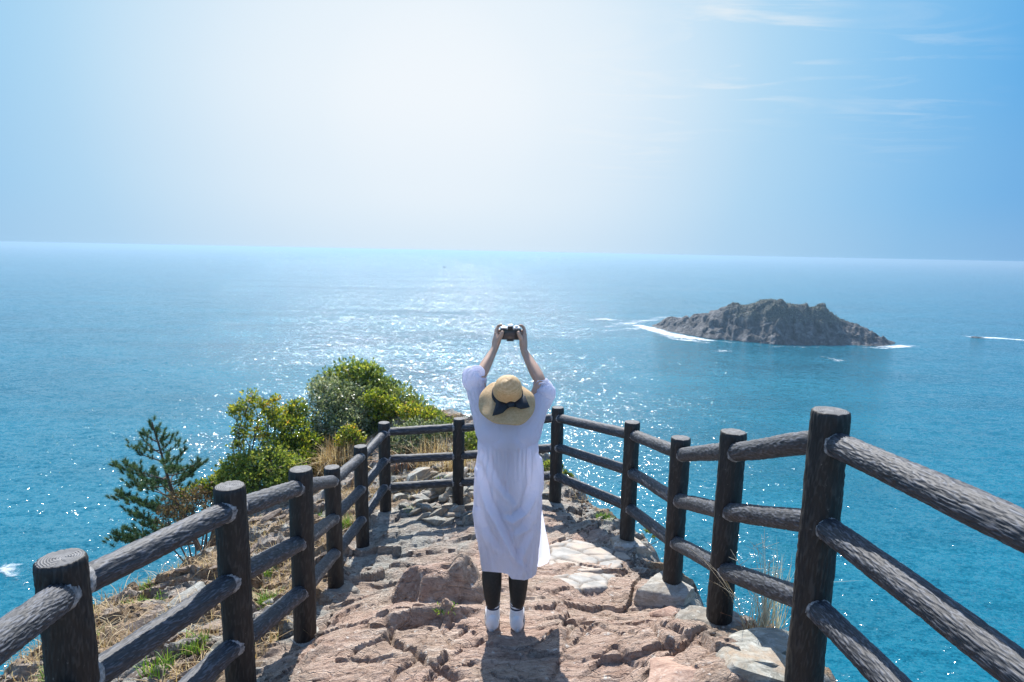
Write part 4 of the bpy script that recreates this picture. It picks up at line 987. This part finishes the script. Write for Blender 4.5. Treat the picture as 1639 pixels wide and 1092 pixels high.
for sg, sh, el_, wr in ((-1, (786, 682), (765, 608), (792, 558)), (1, (842, 682), (866, 612), (838, 561))):
    a = node(J(*sh, .01), .052, che); u1 = node(J(*(np.array(sh)*.5+np.array(el_)*.5), .06), .046, a); e = node(J(*el_, .11), .039, u1)
    fa = node(J(*(np.array(el_)*.62+np.array(wr)*.38), .18), .039, e); fb = node(J(*(np.array(el_)*.25+np.array(wr)*.75), .245), .029, fa)
    w = node(J(*wr, .285), (.025, .021), fb)
    pm = node(CAMC+[sg*.083, -.022, -.042], (.027, .034), w)
    for i in range(4):                                                 # four fingers round the grip, unequal
        zz = .026-.021*i; L_ = (.95, 1.05, 1.0, .8)[i]
        kx = node(CAMC+[sg*.087, .016, zz-.010], .0125, pm)
        if i == 0:
            m = node(CAMC+[sg*.080, .030, .034], .0105, kx); tq = node(CAMC+[sg*.066, .020, .046], .0092, m); node(CAMC+[sg*.050, .010, .047], .0062, tq)
        else:
            m = node(CAMC+[sg*(.080), .016+.034*L_, zz], .0108, kx); tq = node(CAMC+[sg*(.080-.022*L_), .052, zz+.001], .0095, m); node(CAMC+[sg*(.080-.040*L_), .050, zz+.002], .0066, tq)
    t1 = node(CAMC+[sg*.070, -.040, -.036], .0165, pm); t2 = node(CAMC+[sg*.056, -.046, -.008], .0130, t1); node(CAMC+[sg*.046, -.042, .019], .0105, t2)
for hp, kn, an in (((797, 812), (789, 905), (789, 978)), ((828, 812), (828, 905), (827, 978))):
    a = node(J(*hp), .085, pel); k = node(J(*kn, .01), .048, a); cf = node(J((kn[0]*.6+an[0]*.4), kn[1]*.62+an[1]*.38, -.01), .046, k); n_ = node(J(*an), .031, cf)
    he = node(np.array([J(*an)[0], YP, FEET_Z+.045]), .03, n_); node(np.array([J(*an)[0], YP+.14, FEET_Z+.03]), .022, he)
body = skin_mesh('body', V, E_, R_, skin_m, woman, 2); body.data.transform(toL)
# hair tucked under the hat
hair_m = plain('black_hair', (.012, .010, .009), .45, .5, 0, 60, .3)
hv, he_ = [J(813, 668, -.055), J(814, 652, -.06), J(815, 636, -.05), J(815, 622, -.02)], [(0, 1), (1, 2), (2, 3)]
hair = skin_mesh('hair', hv, he_, [.035, .055, .072, .06], hair_m, woman, 2); hair.data.transform(toL)
# leggings
leg_m = plain('black_leggings', (.022, .022, .020), .65, .35, 0, 90, .25)
V = []; E_ = []; R_ = []
p0 = node(J(812, 806, .02), (.10, .07))
for hp, k1, cfp, an in (((797, 815), (788, 890), (787, 928), (789, 976)), ((828, 815), (829, 890), (830, 928), (828, 976))):
    a = node(J(*hp), .055, p0); k = node(J(*k1, .02), .056, a); c_ = node(J(*cfp, -.012), .068, k); c2 = node(J(an[0]*.5+cfp[0]*.5, 955, -.004), .053, c_); node(J(*an), .041, c2)
lg = skin_mesh('leggings', V, E_, R_, leg_m, woman, 2); lg.data.transform(toL)
# socks and shoes
sock_m = plain('white_sock', (.78, .78, .78), .8, .2, 0, 90, .06, .002); stripe_m = plain('dark_sock_stripe', (.03, .035, .06), .8, .2); shoe_m = plain('white_shoe', (.80, .80, .79), .5, .35, 0, 25, .04); sole_m = plain('shoe_sole', (.55, .55, .53), .7, .3)
for sx, px in ((-1, 789), (1, 827)):
    x0 = J(px, 978)[0]
    mb = MB(); z0 = FEET_Z+.06
    zs = np.linspace(z0, FEET_Z+.168, 20); rr = np.interp(zs, [z0, z0+.045, z0+.085, FEET_Z+.168], [.043, .040, .041, .0435])+.0012*np.sin(zs*420)
    V_, F_ = tube([(x0, YP+.004, z) for z in zs], rr, 28); V_ = V_*[1, 1, 1]
    mi = np.repeat([1 if (.124 < zs[i]-FEET_Z < .137) or (.147 < zs[i]-FEET_Z < .152) else 0 for i in range(19)], 28)
    o = mesh_np('sock', V_-origin, F_, None, woman, mats=[sock_m, stripe_m], mi=mi)
    # shoe: cross-sections from heel to toe
    ys = [-.050, -.047, -.036, -.015, .02, .07, .115, .15, .172, .180]; wd = [.012, .027, .0375, .0405, .040, .043, .044, .039, .027, .012]; ht = [.062, .082, .094, .098, .092, .073, .058, .050, .042, .032]
    def hull(yy, ww, hh, zb):
        rows = []
        a = np.arange(28)/28*2*math.pi
        for y_, w_, h_ in zip(yy, ww, hh):
            cx_ = x0+sx*(.012*max(0, y_)/.18)+.0
            px_ = np.sign(np.cos(a))*np.abs(np.cos(a))**.75*w_*(1-.22*(np.sin(a) > 0)*np.abs(np.sin(a))); pz = np.where(np.sin(a) > 0, np.sin(a)*(h_-.03)+.03, np.sin(a)*.03*0+.03*(1+np.sin(a)))
            rows.append(np.stack([cx_+px_, np.full(28, YP+y_), zb+pz], 1))
        V_ = np.concatenate(rows); F_ = [tuple(f) for f in grid_faces(28, len(rows), True)]; n = len(V_)
        F_ += [tuple(range(28))[::-1], tuple(range(n-28, n))]
        return V_, F_
    V_, F_ = hull(ys, wd, ht, FEET_Z+.006); so = mesh_np('shoe', V_-origin, F_, shoe_m, woman)
    sol = MB(); sv = []
    a = np.arange(40)/40*2*math.pi
    V_ = np.concatenate([np.stack([x0+sx*.008+np.cos(a)*.047*k, YP+.066+np.sin(a)*.122*k, np.full(40, FEET_Z+dz)], 1) for k, dz in ((.9, -.004), (1., .0), (1.01, .012), (.95, .02))])
    V_[:, 0] = x0+(V_[:, 0]-x0)*np.interp(V_[:, 1]-YP, [-.06, 0, .1, .19], [.80, .88, 1., .9])
    F_ = [tuple(f) for f in grid_faces(40, 4, True)]+[tuple(range(40))[::-1]]
    mesh_np('sole', V_-origin, F_, sole_m, so)
# the white shirt dress
t = NT('white_cotton'); v = t.coord(); wv_ = t.noise(t.mapping(v, (1, 1, .35)), 16, 5, .6, .6); fine = t.noise(v, 420, 2)
nb_ = t.bump(t.math('ADD', wv_, t.math('MULTIPLY', fine, .03)), .5, .02)
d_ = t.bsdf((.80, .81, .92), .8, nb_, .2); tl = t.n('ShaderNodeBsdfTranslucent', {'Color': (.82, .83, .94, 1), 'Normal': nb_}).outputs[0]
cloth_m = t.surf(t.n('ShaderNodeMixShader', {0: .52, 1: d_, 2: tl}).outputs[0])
rows = [(664, 800, 828), (669, 790, 838), (675, 780, 848), (683, 773, 855), (692, 768, 860), (702, 765, 862), (715, 764, 862), (735, 763, 864), (760, 761, 866), (790, 758, 866), (820, 757, 865), (850, 762, 863), (880, 767, 860), (905, 770, 857), (927, 773, 855)]
ry = np.array([r[0] for r in rows], float); rl = np.array([r[1] for r in rows], float); rrg = np.array([r[2] for r in rows], float)
NR, NS = 170, 200
yy = np.linspace(664, 927, NR); aa = np.arange(NS)/NS*2*math.pi
Xl = np.array([J(np.interp(y_, ry, rl), y_)[0] for y_ in yy]); Xr = np.array([J(np.interp(y_, ry, rrg), y_)[0] for y_ in yy]); Zr = np.array([J(812, y_)[2] for y_ in yy])
dep = np.interp(yy, [664, 675, 700, 760, 810, 927], [.055, .085, .115, .135, .165, .175])
cxr = (Xl+Xr)/2; hw = (Xr-Xl)/2
ca = np.cos(aa); sa = np.sin(aa)
sq = lambda q, e: np.sign(q)*np.abs(q)**e
XX = cxr[:, None]+hw[:, None]*sq(ca, .9)[None]; YY = YP+.01+dep[:, None]*sq(sa, .9)[None]; ZZ = np.repeat(Zr[:, None], NS, 1)
def proj(x, y, z):
    q = np.stack([x, y, z], -1)-CAM; w_ = q@FW; return PW/2+FPX*(q@RT)/w_, PH/2-FPX*(q@UP)/w_
PXs, PYs = proj(XX, YY, ZZ)                                        # photo columns, for placing the folds
back = (sa < .25)[None]*1.
D = np.zeros_like(XX)
gath = np.clip((PYs-716)/10, 0, 1)*np.exp(-np.clip(PYs-720, 0, None)/48)*back
D += gath*.0055*np.cos((PXs-812)*.86+1.2*pn(P3(PXs.ravel()*.05, PYs.ravel()*.03), 3).reshape(XX.shape))
yok = 694+28*np.sqrt(np.clip(1-((PXs-813)/50)**2, 0, 1))
D += back*(.0045*sst(4, -4, PYs-yok)*sst(660, 690, PYs))                   # yoke lies over the gathered back
q = np.stack([aa[None]*2.2+0*XX, PYs*.006, 0*XX], -1).reshape(-1, 3)
qq = np.stack([np.cos(aa)[None]*2.6+0*XX, np.sin(aa)[None]*2.6+0*XX, PYs*.010], -1).reshape(-1, 3)
D += (.018*fbm(qq, 3, 14).reshape(XX.shape))*sst(720, 790, PYs)
qq2 = np.stack([np.cos(aa)[None]*6+0*XX, np.sin(aa)[None]*6+0*XX, PYs*.022], -1).reshape(-1, 3)
D += .008*fbm(qq2, 3, 24, .5, True).reshape(XX.shape)*sst(725, 770, PYs)
def seg_d(px, py, line):
    best = np.full(px.shape, 1e9); side = np.zeros(px.shape); tt_ = np.zeros(px.shape)
    for k in range(len(line)-1):
        (x0, y0), (x1, y1) = line[k], line[k+1]; ex, ey = x1-x0, y1-y0; L2 = ex*ex+ey*ey
        t_ = np.clip(((px-x0)*ex+(py-y0)*ey)/L2, 0, 1); dx = px-x0-t_*ex; dy = py-y0-t_*ey; d = np.hypot(dx, dy); cr = np.sign(dx*ey-dy*ex)
        m = d < best; best = np.where(m, d, best); side = np.where(m, cr, side); tt_ = np.where(m, (k+t_)/(len(line)-1), tt_)
    return best, side, tt_
for line, amp, w, asym in (([(766, 752), (778, 800), (800, 855), (818, 900), (838, 932)], .022, 6.5, .9), ([(764, 820), (773, 862), (790, 905)], .013, 6, .6), ([(864, 735), (859, 785), (842, 822), (820, 838), (808, 836)], .020, 7, -.9),
                           ([(772, 735), (795, 778), (822, 812)], .011, 7, .7), ([(862, 800), (846, 850), (824, 868)], .012, 7, -.8), ([(812, 716), (815, 780), (821, 850), (823, 920)], .006, 2.2, 0), ([(850, 720), (852, 780), (838, 810)], .010, 5, -.6),
                           ([(778, 860), (800, 910)], .010, 5, .5), ([(855, 850), (836, 900), (832, 925)], .010, 6, -.5), ([(784, 720), (782, 760), (790, 800)], .008, 4, .4)):
    b, sd, tt_ = seg_d(PXs, PYs, line); s_d = b*sd
    w = w*.8; sgn = np.sign(asym) if asym else 0
    prof_ = np.exp(-(b/w)**2)-(.75*np.exp(-((s_d*sgn-1.5*w)/(.9*w))**2) if asym else 0)                  # a ridge with a hollow along one side
    D += back*1.6*amp*prof_*np.sin(np.pi*np.clip(.12+.8*tt_, 0, 1))
nx_ = ca[None]/hw[:, None]; ny_ = sa[None]/dep[:, None]; nl = np.hypot(nx_, ny_)
XX = XX+D*nx_/nl; YY = YY+D*ny_/nl
# hem: high at the left, a point hanging low right of the middle
hem = np.interp(PXs[-1], [760, 780, 803, 812, 818, 838, 850, 860], [914, 915, 917, 919, 927, 929, 924, 915])
hem = np.where(sa < .25, hem, 900)
k_ = np.clip((np.repeat(yy[:, None], NS, 1)-780)/(927-780), 0, 1)
hz = np.array([aty(a_, b_, c_)[2] for a_, b_, c_ in zip(PXs[-1], hem, YY[-1])])
ZZ = ZZ+k_**1.3*(hz-Zr[-1])[None]
Vd = np.stack([XX, YY, ZZ], -1).reshape(-1, 3)
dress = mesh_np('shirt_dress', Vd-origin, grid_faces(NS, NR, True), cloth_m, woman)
# sleeves, gathered into puffed rolled cuffs
def sleeve(path, rad, seed, name='sleeve'):
    path = np.array(path); n = 90; s = np.linspace(0, len(path)-1, n)
    P = np.stack([np.interp(s, np.arange(len(path)), path[:, i]) for i in range(3)], 1)
    for _ in range(6): P[1:-1] = (P[:-2]+2*P[1:-1]+P[2:])/4
    R_ = np.interp(s, np.arange(len(rad)), rad)
    for _ in range(3): R_[1:-1] = (R_[:-2]+2*R_[1:-1]+R_[2:])/4
    V_, F_ = tube(P, R_, 72); a = np.tile(np.arange(72)/72*2*math.pi, n); f = np.repeat(np.linspace(0, 1, n), 72)
    q = np.stack([np.cos(a)*2.2, np.sin(a)*2.2, f*3.0], 1); D_ = .010*fbm(q, 3, seed)*sst(0, .15, f)
    D_ += .0045*np.sin(a*13+3*pn(q, seed+2))*sst(.60, .78, f)+.006*fbm(q*2.4, 3, seed+4, .5, True)*sst(.2, .4, f)
    c_ = np.repeat(P, 72, 0); nn = V_-c_; nn /= np.linalg.norm(nn, axis=1)[:, None]+1e-9
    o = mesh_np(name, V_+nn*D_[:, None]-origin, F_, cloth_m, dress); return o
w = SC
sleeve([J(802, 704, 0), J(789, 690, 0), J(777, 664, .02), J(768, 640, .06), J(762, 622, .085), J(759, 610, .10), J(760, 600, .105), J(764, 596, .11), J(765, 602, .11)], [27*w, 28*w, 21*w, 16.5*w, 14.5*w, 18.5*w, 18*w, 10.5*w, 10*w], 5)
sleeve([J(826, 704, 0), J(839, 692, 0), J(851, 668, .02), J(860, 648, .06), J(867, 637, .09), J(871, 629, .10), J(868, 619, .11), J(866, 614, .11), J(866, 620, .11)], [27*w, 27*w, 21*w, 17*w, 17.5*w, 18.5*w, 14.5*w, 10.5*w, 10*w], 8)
# the front panel of the dress blown out beyond the side slit
n, m = 60, 26; V_ = []
for k in np.linspace(0, 1, n):
    py = 795+k*118
    xl = np.interp(py, [795, 850, 915], [856, 848, 842]); xr = np.interp(py, [795, 820, 850, 880, 897, 907, 914], [864, 868, 873, 879, 881, 877, 862])
    for j in np.linspace(0, 1, m):
        px = xl*(1-j)+xr*j
        V_.append(J(px, py-6*k*math.sin(j*1.5), .035+.10*j*k+.012*k*math.sin(j*9+k*2.)))
thin = NT('thin_white_cotton'); vv_ = thin.coord(); nb2 = thin.bump(thin.noise(thin.mapping(vv_, (1, 1, .4)), 18, 4, .6), .3, .015)
cl2 = thin.surf(thin.n('ShaderNodeMixShader', {0: .55, 1: thin.bsdf((.74, .75, .84), .8, nb2, .2), 2: thin.n('ShaderNodeBsdfTranslucent', {'Color': (.62, .63, .74, 1)}).outputs[0]}).outputs[0])
mesh_np('loose_front_panel', np.array(V_)-origin, grid_faces(m, n), cl2, dress)

# straw hat, tipped back
hat_ax = np.array([.05, -.60, .80]); hat_ax /= np.linalg.norm(hat_ax); hu, hv_, _ = frame(hat_ax)
HC = J(812, 633, -.085)
t = NT('woven_straw'); v = t.coord('Object'); rr_ = t.vmath('LENGTH', v); wv2 = t.math('SINE', t.math('MULTIPLY', rr_, 1500))
nz = t.noise(v, 90, 4, .6); c = t.ramp(t.math('ADD', t.math('MULTIPLY', nz, .8), t.math('MULTIPLY', wv2, .08)), [(.25, (.54, .36, .18)), (.5, (.78, .57, .32)), (.75, (.88, .71, .46))])
nbh = t.bump(t.math('ADD', t.math('MULTIPLY', wv2, .3), nz), .5, .0025)
straw_m = t.surf(t.n('ShaderNodeMixShader', {0: .35, 1: t.bsdf(c, .65, nbh, .25), 2: t.n('ShaderNodeBsdfTranslucent', {'Color': (.75, .52, .25, 1)}).outputs[0]}).outputs[0])
hat = empty('sun_hat', HC-origin); hat.parent = woman; hat.rotation_euler = Matrix((hu, hv_, hat_ax)).transposed().to_euler()
def lathe(prof_, n, wob=None):
    a = np.arange(n)/n*2*math.pi; rows_ = []
    for i, (r_, z_) in enumerate(prof_):
        dz = wob(a, r_) if wob else 0
        rows_.append(np.stack([np.cos(a)*r_, np.sin(a)*r_, z_+dz+0*a], 1))
    return np.concatenate(rows_), grid_faces(n, len(prof_), True)
RC, RB = 23.5*SC*.98, 43.*SC
back2 = np.array([0, -.8, -.6])@np.stack([hu, hv_], 1); back2 /= np.linalg.norm(back2)
bp = [(RC*.98, .004), (RC*1.08, .0), (RC*1.25, -.003), (RB*.72, -.009), (RB*.88, -.017), (RB*.97, -.026), (RB, -.030), (RB*.995, -.033), (RB*.96, -.030), (RB*.85, -.020), (RB*.7, -.012), (RC, -.003)]
V_, F_ = lathe(bp, 96, lambda a, r_: .011*np.sin(3*a+.8)*(max(0, r_-RC)/(RB-RC))**1.5+.005*np.sin(7*a)*(max(0, r_-RC)/(RB-RC))**2)
ko = np.clip((np.hypot(V_[:, 0], V_[:, 1])-RC)/(RB-RC), 0, 1); V_[:, :2] += ko[:, None]*back2*.030
mesh_np('brim', V_, F_, straw_m, hat)
HH = .128
cp = [(RC, -.004)]+[(RC*(1-.10*f), HH*.55*f) for f in np.linspace(.1, 1, 6)]+[(RC*.90*math.cos(b), HH*.55+HH*.45*math.sin(b)) for b in np.linspace(.15, 1.55, 10)]
V_, F_ = lathe(cp, 72, lambda a, r_: .002*np.sin(2*a)); mesh_np('crown', V_, F_, straw_m, hat)
rib_m = plain('black_ribbon', (.010, .011, .014), .55, .4, 0, 70, .4, .003)
V_, F_ = lathe([(RC*1.035, .001), (RC*1.04, .006), (RC*1.03, .024), (RC*1.0, .031), (RC*.96, .031)], 72); rib = mesh_np('ribbon', V_, F_, rib_m, hat)
# bow lying on the brim at the back of the hat
Mh = np.stack([hu, hv_, hat_ax], 1)
def on_brim(px, py, lift):
    d = ray(px, py); s_ = np.dot(HC+hat_ax*lift-CAM, hat_ax)/np.dot(d, hat_ax); return (CAM+d*s_-HC)@Mh
def bow_piece(pts, lift, name):
    pts = np.array([on_brim(px, py, lift+.006*math.sin(i*1.9)) for i, (px, py) in enumerate(pts)]); n = len(pts); c0 = pts.mean(0)+[0, 0, .008]
    V_ = np.concatenate([pts, [c0], pts-[0, 0, .006]]); F_ = [(i, (i+1) % n, n) for i in range(n)]+[(i, n+1+i, n+1+(i+1) % n, (i+1) % n) for i in range(n)]
    o = mesh_np(name, V_, F_, rib_m, rib, smooth=True); return o
bow_piece([(817, 642), (806, 641), (797, 636), (791, 636), (794, 645), (791, 655), (788, 665), (797, 663), (805, 660), (811, 654), (818, 650)], .028, 'ribbon_tail')
bow_piece([(817, 642), (828, 638), (837, 631), (841, 634), (844, 642), (848, 651), (840, 653), (834, 654), (826, 651), (817, 650)], .028, 'ribbon_tail')
bow_piece([(812, 642), (818, 640), (823, 642), (824, 648), (820, 651), (814, 651), (811, 647)], .038, 'bow_knot')

# the camera she holds up
blk = plain('black_camera_body', (.018, .018, .019), .45, .45, 0, 200, .4, .0008); slv = plain('silver_camera_top', (.62, .62, .60), .35, .5, .6, 60, .08); scr = plain('camera_screen', (.035, .036, .045), .12, .6)
pc_ = empty('photo_camera', CAMC, label='black and silver camera with a central viewfinder hump held up in both hands', cat='camera')
pc_.rotation_euler = (math.radians(4), 0, math.radians(-2))
def cpart(name, c, s, m, par=None, bw=.004):
    o = mesh_np(name, *box(c, s), m, par or pc_, smooth=False); bevel(o, bw, 3); return o
cpart('body', (0, 0, -.006), (.128, .040, .070), blk, None, .008); cpart('grip', (.050, .022, -.008), (.034, .030, .062), blk, None, .010)
cpart('top_plate', (0, 0, .033), (.122, .036, .012), slv, None, .004)
hump = mesh_np('viewfinder_hump', np.array([[-.026, -.024, .026], [.026, -.024, .026], [.026, .026, .026], [-.026, .026, .026], [-.017, -.020, .055], [.017, -.020, .055], [.014, .024, .050], [-.014, .024, .050]]), [(0, 1, 5, 4), (1, 2, 6, 5), (2, 3, 7, 6), (3, 0, 4, 7), (4, 5, 6, 7), (3, 2, 1, 0)], slv, pc_, smooth=False); bevel(hump, .004, 3)
cpart('eyepiece', (0, -.026, .037), (.032, .010, .022), blk, None, .003); cpart('hot_shoe', (0, -.001, .0555), (.018, .018, .004), blk, None, .001)
cpart('screen', (-.010, -.0215, -.012), (.074, .004, .050), scr, None, .001); cpart('base_plate', (0, .0, -.045), (.044, .034, .010), blk, None, .002)
def cyl(name, c, r_, h_, ax_, m):
    p0 = np.array(c, float); d = np.array(ax_, float); pth = [p0+d*0, p0+d*.0005, p0+d*(h_-.0005), p0+d*h_]
    V_, F_ = tube(pth, [r_*.9, r_, r_, r_*.9], 28); n = len(V_); F_ = [tuple(f) for f in F_]+[tuple(range(28))[::-1], tuple(range(n-28, n))]
    return mesh_np(name, V_, F_, m, pc_)
cyl('mode_dial', (.036, 0, .038), .010, .010, (0, 0, 1), slv); cyl('mode_dial', (-.042, 0, .038), .009, .008, (0, 0, 1), slv); cyl('shutter_button', (.052, .014, .034), .006, .009, (0, 0, 1), slv)
cyl('lens', (0, .018, -.004), .031, .060, (0, 1, 0), blk); cyl('lens_hood', (0, .076, -.004), .035, .018, (0, 1, 0), blk)

# ------------------------------------------------------------------ air
if HAZE > 0:
    t = NT('sea_haze'); vol = t.n('ShaderNodeVolumePrincipled', {'Color': (.37, .56, .725, 1), 'Density': HAZE, 'Anisotropy': .5})
    t.t.links.new(vol.outputs[0], t.out.inputs['Volume'])
    hz = mesh_np('haze', *box((0, 0, (SEA-4+3)/2), (181000, 181000, 3-(SEA-4))), t.m, smooth=False); props(hz, kind='stuff')
